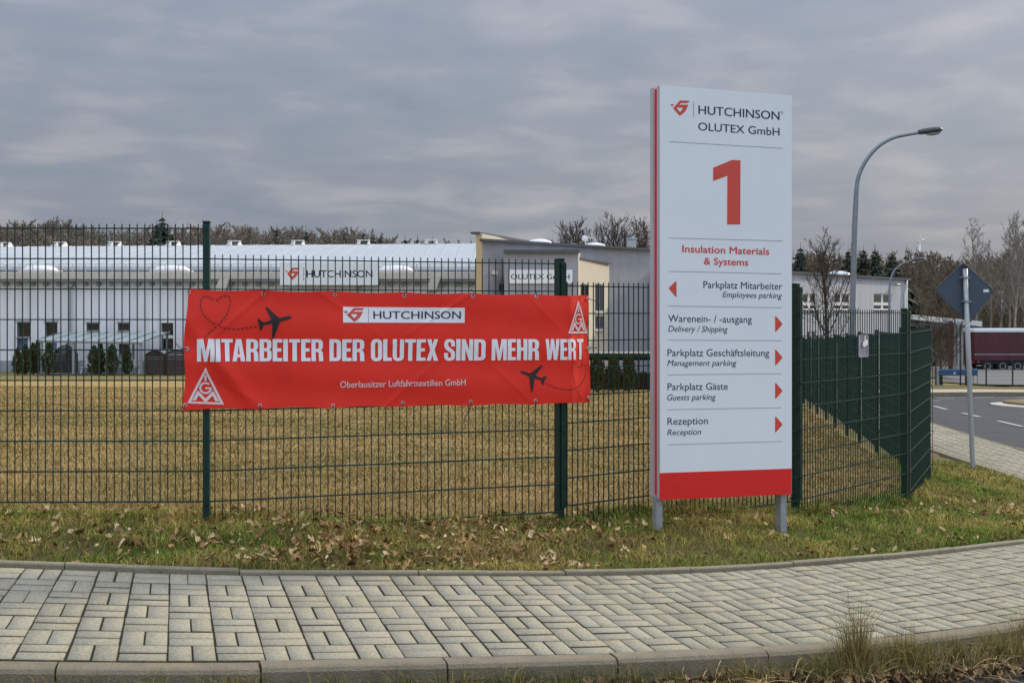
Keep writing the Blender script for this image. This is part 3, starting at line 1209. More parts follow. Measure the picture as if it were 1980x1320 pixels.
def rip(a, z):
    """distance of the cloth from the fence plane"""
    v = (z - 1.35) / .4
    u = (a + .15) / 2.85
    r = .050 + .010 * np.sin(a * 5.3 + 1.1 + z * 2.2) * (.4 + .6 * (v * v)) + .006 * np.sin(a * 13.1 + z * 5)
    # eyelets pull the hem back every 45 cm
    r = r - .008 * (np.cos(2 * math.pi * (a + .15) / .475) * .5 + .5) * np.clip(abs(v) - .55, 0, 1) * 2
    # slanting crease at the lower left, hollow at the right end
    t = (a - .05) * .80 + (z - 1.32) * .6
    r = r + .030 * np.exp(-(t / .05) ** 2) * np.clip(1.25 - a * 1.6, 0, 1) * np.clip(1.1 - abs(z - 1.2) * 2.4, 0, 1)
    s_e = np.maximum(a - 2.545, 0)
    r = r + .012 * np.exp(-((a - 2.54) / .10) ** 2) - .58 * s_e * s_e / (s_e + .035) + .005 * np.exp(-((a - 2.67 + .02 * np.sin(z * 9)) / .02) ** 2)
    for (fa, fz, fs, fl) in ((.33, 1.70, 1.1, .35), (.80, 1.70, -1.4, .30), (1.27, 1.02, 1.2, .30), (1.75, 1.70, 1.6, .32), (2.2, 1.02, -1.1, .32), (.33, 1.0, -1.5, .3), (2.3, 1.66, -1.0, .35)):
        q_ = (a - fa) - (z - fz) * fs
        r = r + .0045 * np.exp(-(q_ / .022) ** 2) * np.exp(-((z - fz) / fl) ** 2)
    r = r + .004 * np.sin(z * 21 + a * 2.0)
    return r


def bw(a, z, off=0.0):
    e_ = .004
    r = rip(a, z)
    gx = (rip(a + e_, z) - rip(a - e_, z)) / (2 * e_)
    gz = (rip(a, z + e_) - rip(a, z - e_)) / (2 * e_)
    n = bp.n - gx * bp.d - gz * np.array([0, 0, 1.0])
    n = n / np.linalg.norm(n)
    return bp.p0 + bp.d * a + bp.n * r + np.array([0, 0, z]) + n * off


ban = thing('banner', tuple(bp.w(1.25, .95, .05)), 'wide red cloth banner with white slogan tied across the green fence', 'banner')
nu, nv = 230, 60
V, Fs = [], []
for j in range(nv + 1):
    v = j / nv
    for i in range(nu + 1):
        u = i / nu
        p = (bTL * (1 - u) + bTR * u) * (1 - v) + (bBL * (1 - u) + bBR * u) * v
        sag = .009 * math.sin(u * math.pi * 6) ** 2 * (1 if v > .5 else -1) * abs(2 * v - 1)
        sid = .008 * math.sin(v * 9.0 + 1) * max(0, 1 - u * 20) + .010 * math.sin(v * 7.5 + 2.0) * max(0, u * 20 - 19)
        V.append(bw(p[0] + sid, p[1] + sag))
for j in range(nv):
    for i in range(nu):
        k = j * (nu + 1) + i
        Fs.append((k + nu + 1, k + nu + 2, k + 1, k))
mb = MB()
mb.add(V, Fs)
mb.build('cloth', M['banner'], ban, smooth=True)

# headline letters, heavy condensed
t = .158
G = {
    'I': (.17, [[(0, 0), (0, 1), (.165, 1), (.165, 0)]]),
    'T': (.40, [[(.12, 0), (.12, .85), (0, .85), (0, 1), (.40, 1), (.40, .85), (.28, .85), (.28, 0)]]),
    'E': (.34, [[(0, 0), (0, 1), (.34, 1), (.34, .85), (t, .85), (t, .585), (.31, .585), (.31, .44), (t, .44), (t, .15), (.34, .15), (.34, 0)]]),
    'L': (.33, [[(0, 0), (0, 1), (t, 1), (t, .15), (.33, .15), (.33, 0)]]),
    'H': (.43, [[(0, 0), (0, 1), (t, 1), (t, .6), (.272, .6), (.272, 1), (.43, 1), (.43, 0), (.272, 0), (.272, .45), (t, .45), (t, 0)]]),
    'M': (.60, [[(0, 0), (0, 1), (.21, 1), (.3, .45), (.39, 1), (.6, 1), (.6, 0), (.455, 0), (.455, .66), (.355, 0), (.245, 0), (.145, .66), (.145, 0)]]),
    'N': (.43, [[(0, 0), (0, 1), (.14, 1), (.285, .5), (.285, 1), (.43, 1), (.43, 0), (.29, 0), (.145, .52), (.145, 0)]]),
    'A': (.46, [[(0, 0), (.135, 1), (.325, 1), (.46, 0), (.30, 0), (.285, .18), (.175, .18), (.16, 0)], [(.192, .32), (.268, .32), (.23, .74)]]),
    'R': (.44, [[(0, 0), (0, 1), (.25, 1), (.36, .97), (.42, .89), (.43, .8), (.43, .65), (.40, .55), (.34, .50), (.40, .45), (.425, .37), (.44, 0), (.28, 0), (.27, .36), (.24, .42), (t, .42), (t, 0)],
                [(t, .56), (t, .86), (.24, .86), (.27, .82), (.27, .61), (.24, .56)]]),
    'B': (.43, [[(0, 0), (0, 1), (.26, 1), (.37, .97), (.42, .88), (.425, .68), (.40, .58), (.34, .525), (.41, .47), (.43, .38), (.43, .15), (.39, .04), (.28, 0)],
                [(t, .59), (t, .86), (.24, .86), (.268, .82), (.268, .63), (.24, .59)], [(t, .14), (t, .45), (.25, .45), (.276, .41), (.276, .18), (.25, .14)]]),
    'D': (.43, [[(0, 0), (0, 1), (.24, 1), (.36, .97), (.42, .88), (.43, .78), (.43, .22), (.42, .12), (.36, .03), (.24, 0)],
                [(t, .15), (t, .85), (.235, .85), (.27, .80), (.27, .20), (.235, .15)]]),
    'O': (.43, [[(0, .2), (0, .8), (.03, .92), (.10, .99), (.215, 1.01), (.33, .99), (.40, .92), (.43, .8), (.43, .2), (.40, .08), (.33, .01), (.215, -.01), (.10, .01), (.03, .08)],
                [(t, .2), (.172, .15), (.215, .135), (.258, .15), (.272, .2), (.272, .8), (.258, .85), (.215, .865), (.172, .85), (t, .8)]]),
    'U': (.43, [[(0, 1), (t, 1), (t, .2), (.172, .15), (.215, .135), (.258, .15), (.272, .2), (.272, 1), (.43, 1), (.43, .2), (.40, .08), (.33, .01), (.215, -.01), (.10, .01), (.03, .08), (0, .2)]]),
    'X': (.44, [[(0, 0), (.135, .51), (.01, 1), (.17, 1), (.222, .74), (.275, 1), (.43, 1), (.305, .51), (.44, 0), (.275, 0), (.22, .28), (.16, 0)]]),
    'S': (.42, [[(.27, .66), (.27, .80), (.25, .855), (.205, .865), (.16, .85), (.148, .80), (.155, .72), (.20, .63), (.36, .49), (.41, .39), (.42, .28), (.42, .17), (.39, .07), (.31, .01), (.21, -.01), (.10, .01), (.02, .09), (0, .2), (0, .36),
                 (.15, .36), (.15, .2), (.165, .145), (.21, .13), (.258, .15), (.27, .2), (.27, .29), (.24, .37), (.06, .53), (.01, .64), (0, .74), (.01, .85), (.05, .94), (.12, .99), (.21, 1.01), (.31, .99), (.38, .93), (.41, .83), (.415, .66)]]),
    'W': (.66, [[(0, 1), (.155, 1), (.20, .42), (.258, 1), (.402, 1), (.46, .42), (.505, 1), (.66, 1), (.56, 0), (.39, 0), (.33, .52), (.27, 0), (.10, 0)]]),
}
mb = MB()
words = [('MITARBEITER', 380, 622.5), ('DER', 634.5, 701.5), ('OLUTEX', 714, 843), ('SIND', 854.5, 934), ('MEHR', 945.5, 1038), ('WERT', 1050, 1128.5)]
OFFB = .0042
def pbase(x):
    return np.interp(x, [380, 760, 1128], [698.2, 697.2, 694.6]), np.interp(x, [380, 760, 1128], [655.0, 655.4, 655.2])
for wd, xl, xr_ in words:
    kern = {'TA': -.055, 'UT': .0, 'RT': .06, 'ME': .0, 'WE': .0}
    gaps = [.04 + kern.get(wd[i:i + 2], 0) for i in range(len(wd) - 1)] + [0]
    tot = sum(G[c][0] for c in wd) + sum(gaps)
    b0, t0 = pbase(xl)
    b1, t1 = pbase(xr_)
    A0, A1 = bp.px(xl, b0), bp.px(xr_, b1)
    T0, T1 = bp.px(xl, t0), bp.px(xr_, t1)
    x = 0
    for ci, c in enumerate(wd):
        w, loops = G[c]
        Vp, Fp = shape_poly(loops)
        u = (x + Vp[:, 0]) / tot
        a = A0[0] + u * (A1[0] - A0[0])
        zb_ = A0[1] + u * (A1[1] - A0[1])
        zt_ = T0[1] + u * (T1[1] - T0[1])
        z = zb_ + Vp[:, 1] * (zt_ - zb_)
        place_flat(mb, bp, np.stack([a, z], 1), Fp, OFFB, 0, bw, .018)
        x += w + gaps[ci]
put_text(mb, bp, 'Oberlausitzer Luftfahrttextilien GmbH', 655, 896, 748.5, 12.2, OFFB, 1, bold=.005, right_y=746.5, wfun=bw, cut=.018)
# white box with the company mark
put_px_poly(mb, bp, [[(660.5, 593.3), (894.5, 595), (894.5, 624), (660.5, 623.5)]], .0030, 0, bw, .02)
put_px_poly(mb, bp, logo_loops(661.5, 595, 702, 622), .0048, 2, bw, .02)
put_px_poly(mb, bp, [[(709.3, 595.5), (710.2, 595.5), (710.2, 623), (709.3, 623)]], .0048, 3, bw, .02)
put_text(mb, bp, 'HUTCHINSON', 719.5, 887, 616.2, 14.6, .0048, 4, bold=.009, right_y=617, wfun=bw, cut=.018)


def igm(x0, x1, ytop, y0, y1):
    """triangle badge: apex pixel ((x0+x1)/2, ytop), feet at x0,y0 and x1,y1"""
    def q(u, v):
        xm = x0 + (x1 - x0) * u
        yb = y0 + (y1 - y0) * u
        return (xm, yb + (ytop - yb) * v)
    L = []
    L.append([q(0, 0), q(1, 0), q(.5, 1)])
    L.append([q(.105, .055), q(.5, .86), q(.895, .055)])
    put_px_poly(mb, bp, L, OFFB, 5, bw, .018)
    put_px_poly(mb, bp, [[q(.472, .63), q(.528, .63), q(.528, .79), q(.472, .79)]], OFFB, 5, bw, .018)
    out, inn = [], []
    for k in range(21):
        a = math.radians(48 + k * (360 - 48) / 20)
        out.append(q(.5 + .172 * math.cos(a), .435 + .163 * math.sin(a)))
        inn.append(q(.5 + .118 * math.cos(a), .435 + .112 * math.sin(a)))
    a_ = [q(.5 + .172, .435 + .022), q(.49, .435 + .022), q(.49, .435 - .026), q(.618, .435 - .026)]
    g = out + a_[:3] + [q(.615, .435 - .026)] + inn[::-1][1:]
    put_px_poly(mb, bp, [g], OFFB, 5, bw, .018)
    put_px_poly(mb, bp, [[q(.13, .085), q(.295, .365), q(.5, .15), q(.705, .365), q(.87, .085), q(.765, .085), q(.69, .235), q(.53, .062), q(.47, .062), q(.31, .235), q(.235, .085)]], OFFB, 5, bw, .018)


igm(361, 432, 709.5, 778.5, 781)
igm(1092.5, 1140, 580.5, 644.5, 644.5)


def plane_mark(nose, tail, wt, wb):
    """aircraft silhouette from pixel positions of nose, tail and the two wing tips"""
    nose, tail, wt, wb = [np.array(p, float) for p in (nose, tail, wt, wb)]
    ax = nose - tail
    Ln = np.linalg.norm(ax)
    def along(u, s, k):
        # u 0..1 from tail to nose, k sideways in lengths towards tip s
        mid = tail + ax * .52
        side = (wt if s > 0 else wb) - (tail + ax * .26)
        side = side / np.linalg.norm(side)
        return tuple(tail + ax * u + side * k * Ln)
    pt = lambda s: [along(.97, s, .030), along(.90, s, .047), along(.70, s, .055), along(.62, s, .06)]
    def tipside(s):
        tip = wt if s > 0 else wb
        d = ax / Ln
        return [tuple(tip + d * .028 * Ln), tuple(tip - d * .028 * Ln)]
    loop = [along(1.0, 1, 0)] + pt(1) + tipside(1) + [along(.40, 1, .055), along(.16, 1, .035), along(.03, 1, .17), along(-.02, 1, .165), along(.03, 1, .03), along(0, 1, 0)]
    low = [along(.0, -1, 0)[:2]] + [along(.03, -1, .03), along(-.02, -1, .165), along(.03, -1, .17), along(.16, -1, .035), along(.40, -1, .055)] + tipside(-1)[::-1] + pt(-1)[::-1]
    put_px_poly(mb, bp, [loop + low[1:]], OFFB, 6, bw, .018)


plane_mark((561.5, 612.5), (497.5, 628), (512.5, 594), (526, 652.5))
plane_mark((1001.5, 717), (1050, 735), (1044, 706), (1023.5, 755.5))


def dashes(path, n, duty=.6, w=2.3):
    P = catmull(np.array(path, float), 24)
    L = np.concatenate([[0], np.cumsum(np.hypot(*np.diff(P, axis=0).T))])
    step = L[-1] / n
    f = lambda s: np.array([np.interp(s, L, P[:, 0]), np.interp(s, L, P[:, 1])])
    for k in range(n):
        a, b = f(k * step), f(k * step + step * duty)
        d = b - a
        q = np.array([-d[1], d[0]]) / (np.hypot(*d) + 1e-6) * w / 2
        put_px_poly(mb, bp, [[a - q, b - q, b + q, a + q]], OFFB if k % 2 else OFFB + .0003, 7, bw)


c2 = lambda L: [(340 + x / 4.89, 540 + y / 4.89) for x, y in L]
c3 = lambda L: [(740 + x / 4.714, 540 + y / 4.714) for x, y in L]
dashes(c2([(262, 545), (385, 435), (470, 340), (510, 230), (500, 170), (465, 155), (410, 175), (368, 218)]), 15)
dashes(c2([(350, 195), (310, 168), (262, 163), (232, 205), (230, 270), (252, 325), (300, 382), (375, 430)]), 13)
dashes(c2([(405, 445), (470, 462), (570, 468), (680, 457), (772, 440)]), 9)
dashes(c3([(1812, 1095), (1748, 1000), (1712, 890), (1698, 800), (1712, 755), (1732, 748), (1765, 780), (1780, 815)]), 15, w=1.6)
dashes(c3([(1790, 805), (1815, 782), (1845, 780), (1866, 810), (1862, 870), (1832, 925), (1780, 972), (1755, 985)]), 12, w=1.6)
dashes(c3([(1735, 992), (1660, 1002), (1560, 982), (1500, 960), (1455, 940)]), 9, w=1.6)
mb.build('printing', [M['b_white'], M['b_pink'], M['orange_red'], M['grey_line'], M['dark_print'], M['b_pink'], M['b_black'], M['b_dash']], ban)

# eyelets and cable ties
eyes = [(364.5, 564.5, 0), (507.5, 569.5, 0), (645.5, 570, 0), (778.7, 572.3, 0), (909, 572.7, 0), (1033, 573, 0), (357, 782, 3), (500.7, 783, 1), (641, 782.5, 1), (776.5, 778, 1),
        (907, 776, 2), (1031.5, 773.5, 1), (1144, 769.5, 3), (361, 674, 4), (1141.3, 673.5, 5), (1141, 577, 6)]
ring_b, tie_b = MB(), MB()
for ex, ey, kind in eyes:
    a, z = bp.px(ex, ey)
    c = bw(a, z, .004)
    ring = []
    for k in range(14):
        th = 2 * math.pi * k / 14
        ring.append([bw(a + r * math.cos(th), z + r * math.sin(th), o) for r, o in ((.0135, .0015), (.0115, .0042), (.0075, .0042), (.006, .0005))])
    V = [p for q in ring for p in q]
    fs = []
    for k in range(14):
        for j in range(3):
            k2 = (k + 1) % 14
            fs.append((k * 4 + j, k2 * 4 + j, k2 * 4 + j + 1, k * 4 + j + 1))
    mr_ = MB(); mr_.add(V, fs)
    ey_o = mr_.build('eyelet', M['steel'], ban)
    fr = bw(a, z, .009)
    bk = lambda da, dz, o=0.0: bp.w(a + da, z + dz, o)
    if kind == 0:
        pts = [bk(0, -.004, .05 * 0 + rip(a, z) + .004), fr + np.array([0, 0, .012]), bk(.004, .034, rip(a, z) + .012), bk(.006, .046, .012), bk(.006, .05, -.012)]
    elif kind == 1:
        pts = [bk(0, .004, rip(a, z) + .004), fr + np.array([0, 0, -.014]), bk(.0, -.036, rip(a, z) + .010), bk(0, -.05, .012), bk(0, -.05, -.012)]
    elif kind == 2:
        pts = [bk(0, .004, rip(a, z) + .004), fr + np.array([0, 0, -.014]), bk(-.004, -.05, .03), bk(-.03, -.10, .02), bk(-.05, -.15, .035)]
    elif kind == 3:
        pts = [bk(0, .0, rip(a, z) + .004), bk(-.006, -.02, rip(a, z) + .006), bk(-.012, -.035, .012), bk(-.012, -.04, -.01)]
    elif kind == 4:
        pts = [bk(0, 0, rip(a, z) + .006), bk(-.03, .004, .05), bk(-.05, .012, .02), bk(-.075, .045, .012)]
    elif kind == 5:
        pts = [bk(0, 0, rip(a, z) + .006), bk(.05, .006, .02), bk(.085, .012, -.03), bk(.10, .016, -.05)]
    else:
        pts = [bk(0, 0, rip(a, z) + .006), bk(.05, -.02, -.02), bk(.10, -.045, -.06)]
    mt_ = MB(); mt_.tube(pts, .0026, k=5)
    mt_.build('cable_tie', M['tie'], ey_o)

# ------------------------------------------------------------------ small notice on the fence right of the sign
fp4 = Plane(posts_xy[3], posts_xy[4])
mb = MB()
q = [(1656.2, 648.5), (1673.6, 648), (1673.8, 689), (1656.4, 690)]
pts = [fp4.w(*fp4.px(x, y), .022) for x, y in q]
mb.prism(pts, -fp4.n * .008)
nb = thing('fence_notice', tuple(fp4.w(*fp4.px(1665, 690), .02)), 'small lilac notice plate with a folded white card hanging on the mesh fence', 'notice')
mb.build('plate', M['notice'], nb)
mb = MB()
def bar4(x0, y0, x1, y1, w):
    d = np.array([x1 - x0, y1 - y0]); d = d / np.hypot(*d)
    n = np.array([-d[1], d[0]]) * w / 2
    P = [np.array([x0, y0]) - n, np.array([x1, y1]) - n, np.array([x1, y1]) + n, np.array([x0, y0]) + n]
    mb.prism([fp4.w(*fp4.px(*p), .027) for p in P], -fp4.n * .004)
bar4(1656.8, 648.6, 1673.2, 648.2, 1.2); bar4(1656.8, 689.4, 1673.4, 688.6, 1.4); bar4(1656.9, 649.3, 1657.1, 688.7, 1.1); bar4(1673.2, 649, 1673.4, 688, 1.0)
mb.build('frame', M['sign_edge'], nb)
mb = MB()
P = lambda L, o: [fp4.w(*fp4.px(x, y), o) for x, y in L]
mb.prism(P([(1666, 648), (1667.6, 648), (1667.4, 659), (1665.8, 659)], .031), -fp4.n * .002)
mb.prism(P([(1662, 661.5), (1670.8, 656), (1671.6, 665.5), (1664.6, 671)], .034), -fp4.n * .003)
mb.prism(P([(1662, 661.8), (1663.7, 668.5), (1661.4, 670), (1661, 665.5)], .037), -fp4.n * .002)
mb.build('card', M['white'], nb)

# ------------------------------------------------------------------ street lamps and the priority sign seen from behind
def street_lamp(Z, pole_px, arm_px, head, r0, r1, label, name='street_lamp', group=None):
    """pole_px: (x, y) pixels from the ground up; arm continues to the head"""
    base = at(pole_px[0][0], pole_px[0][1], Z)
    gz = float(ground(base[0], base[1]))
    th = thing(name, (base[0], base[1], gz), label, 'street lamp', group)
    pts = [np.array([base[0], base[1], gz - .2])] + [at(x, y, Z) for x, y in pole_px[1:]]
    k = len(pole_px)
    arm = catmull([at(x, y, Z) for x, y in arm_px], 8)
    allp = pts + list(arm[1:] if len(pole_px) else arm)
    rr = np.interp(np.linspace(0, 1, len(allp)), [0, .25, 1], [r0, r0 * .75, r1])
    mb = MB()
    mb.tube(allp, list(rr), k=12)
    mb.build('pole', M['lamp_pole'], th, smooth=True)
    # luminaire
    a, b = at(*head[0], Z), at(*head[1], Z)
    d = (b - a); L = np.linalg.norm(d); d /= L
    side = np.array([0, 1.0, 0])
    up = np.cross(side, d); up = up if up[2] > 0 else -up
    mbh = MB(); rings = []
    for u, w, h0, h1 in [(0, .05, -.035, .045), (.06, .075, -.05, .06), (.25, .11, -.055, .075), (.55, .15, -.06, .085), (.85, .13, -.05, .075), (.97, .08, -.03, .045), (1.0, .03, -.01, .015)]:
        ring = []
        for k in range(12):
            t_ = 2 * math.pi * k / 12
            hh_ = h1 * math.sin(t_) if math.sin(t_) > 0 else -h0 * math.sin(t_)
            ring.append(a + d * (u * L) + side * (w * math.cos(t_)) + up * (hh_))
        rings.append(ring)
    V = [p for r in rings for p in r]; n = 12
    fs = [tuple(range(n))[::-1]] + [(r * n + k, r * n + (k + 1) % n, (r + 1) * n + (k + 1) % n, (r + 1) * n + k) for r in range(len(rings) - 1) for k in range(n)] + [tuple((len(rings) - 1) * n + k for k in range(n))]
    mbh.add(V, fs)
    hd = mbh.build('lamp_head', M['lamp_grey'], th, smooth=True)
    ml = MB()
    rings = []
    for s_, dz in ((1.0, -.048), (.85, -.085), (.4, -.10)):
        rings.append([a + d * (L * (.62 + .30 * s_ * math.cos(2 * math.pi * k / 16))) + side * (.115 * s_ * math.sin(2 * math.pi * k / 16)) + up * dz for k in range(16)])
    ring_mesh(ml, rings)
    ml.build('lens', mat('lamp_glass', (.35, .37, .38), .2), hd, smooth=True)
    return th


street_lamp(26.5, [(1647, 760), (1647.5, 640), (1649.5, 560), (1652.5, 440), (1654.5, 400)], [(1654.5, 400), (1656, 370), (1659, 346), (1668, 322), (1684, 298), (1704, 279), (1730, 266), (1755, 260.5), (1776, 257)], [(1775, 256.5), (1822, 251)], 0.062, .034,
            'tall curved galvanised street lamp with dark lamp head behind the fence', group=None)
street_lamp(52.0, [(1719, 700), (1719.5, 600), (1720, 560)], [(1720, 560), (1722, 540), (1730, 522), (1745, 510), (1764, 503)], [(1763, 503.3), (1788, 500.5)], .052, .030,
            'smaller curved street lamp in front of the right white wing')
lb = at(1937, 640, 122)
gz = float(ground(lb[0], lb[1]))
l3 = thing('yard_lamp', (lb[0], lb[1], gz), 'thin straight lamp post with small head standing behind the truck trailer', 'street lamp')
mb = MB(); mb.tube([(lb[0], lb[1], gz - .2), at(1937, 570, 122)], [.10, .06], k=8); mb.build('pole', M['lamp_pole'], l3, smooth=True)
mb = MB(); c = at(1937, 566, 122); mb.box(c, .75, .35, .16, bev=.04); mb.box(c + np.array([0, 0, .12]), .5, .25, .10, bev=.03); mb.build('lamp_head', M['galv'], l3)

ZS = 17.75
b0 = hit(1881, 903)
ZS = b0[1]
ps = thing('priority_sign', tuple(b0), 'back of a dark diamond road sign on a leaning steel pole by the path', 'road sign')
mb = MB()
top = at(1866, 517, ZS)
mb.tube([b0 - np.array([0, 0, .2]), b0, b0 * .5 + top * .5, top], [.036, .036, .036, .036], k=14)
mb.build('pole', M['galv'], ps, smooth=True)
mb = MB(); mb.tube([top - np.array([0, 0, .01]), top + np.array([0, 0, .025])], [.041, .041], k=14); mb.build('cap', M['rubber'], ps)
mb = MB()
cor = [(1865.5, 506), (1926, 561), (1876, 628), (1809, 560)]
cc = [at(x, y, ZS - .0) for x, y in cor]
rounded = []
for i in range(4):
    p0, p1, p2 = cc[i - 1], cc[i], cc[(i + 1) % 4]
    for k in range(5):
        u = k / 4
        a_ = p1 + (p0 - p1) * .07 * (1 - u); b_ = p1 + (p2 - p1) * .07 * u
        rounded.append(a_ * (1 - u) + b_ * u)
rounded = [p + np.array([0, .062, 0]) for p in rounded]
mb.prism(rounded[::-1], np.array([0, .004, 0]))
cen = sum(rounded) / len(rounded)
V = rounded + [cen + (p - cen) * .985 + np.array([0, -.012, 0]) for p in rounded] + [cen + (p - cen) * .965 + np.array([0, -.001, 0]) for p in rounded]
n = len(rounded)
mb.add(V, [(i, (i + 1) % n, n + (i + 1) % n, n + i) for i in range(n)] + [(n + i, n + (i + 1) % n, 2 * n + (i + 1) % n, 2 * n + i) for i in range(n)])
pn = mb.build('panel', M['sign_back'], ps)
mb = MB()
s0 = [at(x, y, ZS) + np.array([0, .059, 0]) for x, y in [(1904.5, 559.5), (1915, 559.2), (1915, 564.5), (1904.5, 564.8)]]
mb.prism(s0, np.array([0, -.002, 0])); mb.build('sticker', M['white'], pn)
for yb, xb in ((537, 1867.2), (583, 1870.2)):
    mb = MB(); c = at(xb, yb, ZS)
    mb.box(c + np.array([0, -.037, 0]), .10, .006, .03, bev=.001); mb.box(c + np.array([0, .048, 0]), .15, .018, .03, bev=.002)
    for s_ in (-1, 1):
        mb.box(c + np.array([s_ * .046, 0, 0]), .006, .08, .03, bev=.001)
        mb.tube([c + np.array([s_ * .062, -.045, 0]), c + np.array([s_ * .062, .05, 0])], .007, k=6)
    mb.build('clamp', M['grey_metal'], ps)


# ------------------------------------------------------------------ the long factory hall
def gxy(x, y):
    return float(ground(np.array(x, float), np.array(y, float)))


HX0, HX1, HYF = -62.0, -1.55, 77.0
hall = thing('factory_hall', (-30, HYF, gxy(-30, HYF)), 'long white factory hall with pale metal roof and small dark windows', 'factory hall')
zE = at(0, 545, HYF)[2]
zb = gxy(-30, HYF) - .6
mb = MB()
# front wall with window openings
wins = [(33, 58, 623, 652, 0), (87, 111, 623, 651, 0), (167.5, 192, 624.5, 639.5, 0), (228, 250, 624.5, 639.5, 0), (312, 335, 624, 676, 1), (230, 249, 664.5, 686, 0), (33, 54, 653.5, 676, 2), (95, 110, 655, 676, 2)]
wx = lambda px: (px - 990) * HYF / F
wz = lambda py: EYE - (py - HY) * HYF / F
cuts_x = sorted({HX0, HX1} | {wx(w[0]) for w in wins} | {wx(w[1]) for w in wins})
cuts_z = sorted({zb, zE} | {wz(w[2]) for w in wins} | {wz(w[3]) for w in wins})
for xa, xb in zip(cuts_x[:-1], cuts_x[1:]):
    for za, zc in zip(cuts_z[:-1], cuts_z[1:]):
        xm, zm = (xa + xb) / 2, (za + zc) / 2
        if any(wx(w[0]) < xm < wx(w[1]) and wz(w[3]) < zm < wz(w[2]) for w in wins):
            continue
        mb.add([(xa, HYF, za), (xb, HYF, za), (xb, HYF, zc), (xa, HYF, zc)], [(0, 1, 2, 3)])
mb.add([(HX1, HYF, zb), (HX1, HYF + 45, zb), (HX1, HYF + 45, zE), (HX1, HYF, zE)], [(0, 1, 2, 3)])
mb.add([(HX0, HYF, zb), (HX0, HYF + 45, zb), (HX0, HYF + 45, zE), (HX0, HYF, zE)], [(3, 2, 1, 0)])
wall = mb.build('wall', M['plaster'], hall)
for x0, x1, y0, y1, kind in wins:
    xa, xb, z1, z0 = wx(x0), wx(x1), wz(y0), wz(y1)
    mb = MB()
    dpt = .30
    for P_ in ([(xa, z0), (xa, z1)], [(xb, z1), (xb, z0)], [(xa, z1), (xb, z1)], [(xb, z0), (xa, z0)]):
        (p, r), (s, u) = P_
        mb.add([(p, HYF, r), (s, HYF, u), (s, HYF + dpt, u), (p, HYF + dpt, r)], [(0, 1, 2, 3)])
    fw = .055
    for xx, zz_, sx_, sz_ in ((xa + fw / 2, (z0 + z1) / 2, fw, z1 - z0), (xb - fw / 2, (z0 + z1) / 2, fw, z1 - z0), ((xa + xb) / 2, z1 - fw / 2, xb - xa - 2 * fw, fw), ((xa + xb) / 2, z0 + fw / 2, xb - xa - 2 * fw, fw)):
        mb.box((xx, HYF + dpt - .05, zz_), sx_ - .004, .06, sz_ - .004)
    wo_ = mb.build('door' if kind == 1 else 'window', M['grey_metal'], hall)
    mb = MB()
    mb.add([(xa, HYF + dpt - .03, z0), (xb, HYF + dpt - .03, z0), (xb, HYF + dpt - .03, z1), (xa, HYF + dpt - .03, z1)], [(0, 1, 2, 3)])
    mb.build('pane', M['blue_panel'] if kind == 2 else M['glass'], wo_)
    if kind == 0:
        mb = MB(); mb.box(((xa + xb) / 2, HYF - .03, z0 - .025), xb - xa + .12, .18, .035); mb.build('sill', M['galv'], wo_)
        mb = MB(); mb.box(((xa + xb) / 2, HYF - .02, z1 + .06), xb - xa + .1, .1, .10); mb.build('shutter_box', M['galv'], wo_)
    if kind == 1:
        mb = MB(); zm = wz(651); mb.box(((xa + xb) / 2, HYF + dpt - .06, zm), xb - xa - .1, .05, .22); mb.build('crossbar', M['white'], wo_)
mb = MB(); pz = wz(697); mb.box(((HX0 + HX1) / 2, HYF - .02, (zb + pz) / 2), HX1 - HX0 - .02, .05, pz - zb); mb.build('plinth', M['plinth'], hall)
# eaves: fascia, gutter, brackets
mb = MB(); f0, f1 = wz(540.5), wz(527)
mb.box(((HX0 + HX1) / 2, HYF - .28, (f0 + f1) / 2), HX1 - HX0, .75, f1 - f0, bev=.03)
mb.build('fascia', M['fascia'], hall)
mb = MB(); g0, g1 = wz(545.5), wz(541)
mb.box(((HX0 + HX1) / 2, HYF - .40, (g0 + g1) / 2), HX1 - HX0, .4, g1 - g0 - .01, bev=.03)
gut = mb.build('gutter', M['grey_metal'], hall)
for k in range(36):
    px = 14 + k * 25.6
    if px > 915:
        break
    mb = MB(); c = np.array([wx(px), HYF - .17, wz(549)])
    mb.box(c, .22, .32, .22, bev=.02); mb.box(c + np.array([-.12, .02, .02]), .06, .26, .30)
    mb.build('bracket', M['grey_metal'], gut)
# low flat part behind the eaves with its upstand, then the pitched metal roof
mb = MB()
zf = wz(530)
mb.add([(HX0, HYF, zf), (HX1, HYF, zf), (HX1, HYF + 5.2, zf), (HX0, HYF + 5.2, zf)], [(0, 1, 2, 3)])
Yu = HYF + 5.2
zu0, zu1 = zf, EYE - (515.5 - HY) * Yu / F
mb.add([(HX0, Yu, zu0), (HX1, Yu, zu0), (HX1, Yu, zu1), (HX0, Yu, zu1)], [(0, 1, 2, 3)])
mb.build('flat_roof', mat('grey_roof_felt', (.30, .31, .31), .9, .8, .15), hall)
mb = MB()
Ya, Yb0, Yb1 = HYF + 4.9, 102.0, 97.5
za0 = EYE - (518.5 - HY) * Ya / F
L0 = EYE - (479 - HY) * Yb0 / F
L1 = EYE - (470.5 - HY) * Yb1 / F
xL, xR = -58.0, -1.6
def ridge(u):
    return np.array([xL + (xR - xL) * u, Yb0 + (Yb1 - Yb0) * u, L0 + (L1 - L0) * u])
def eave(u):
    return np.array([xL + (xR - xL) * u, Ya, za0])
n = 46
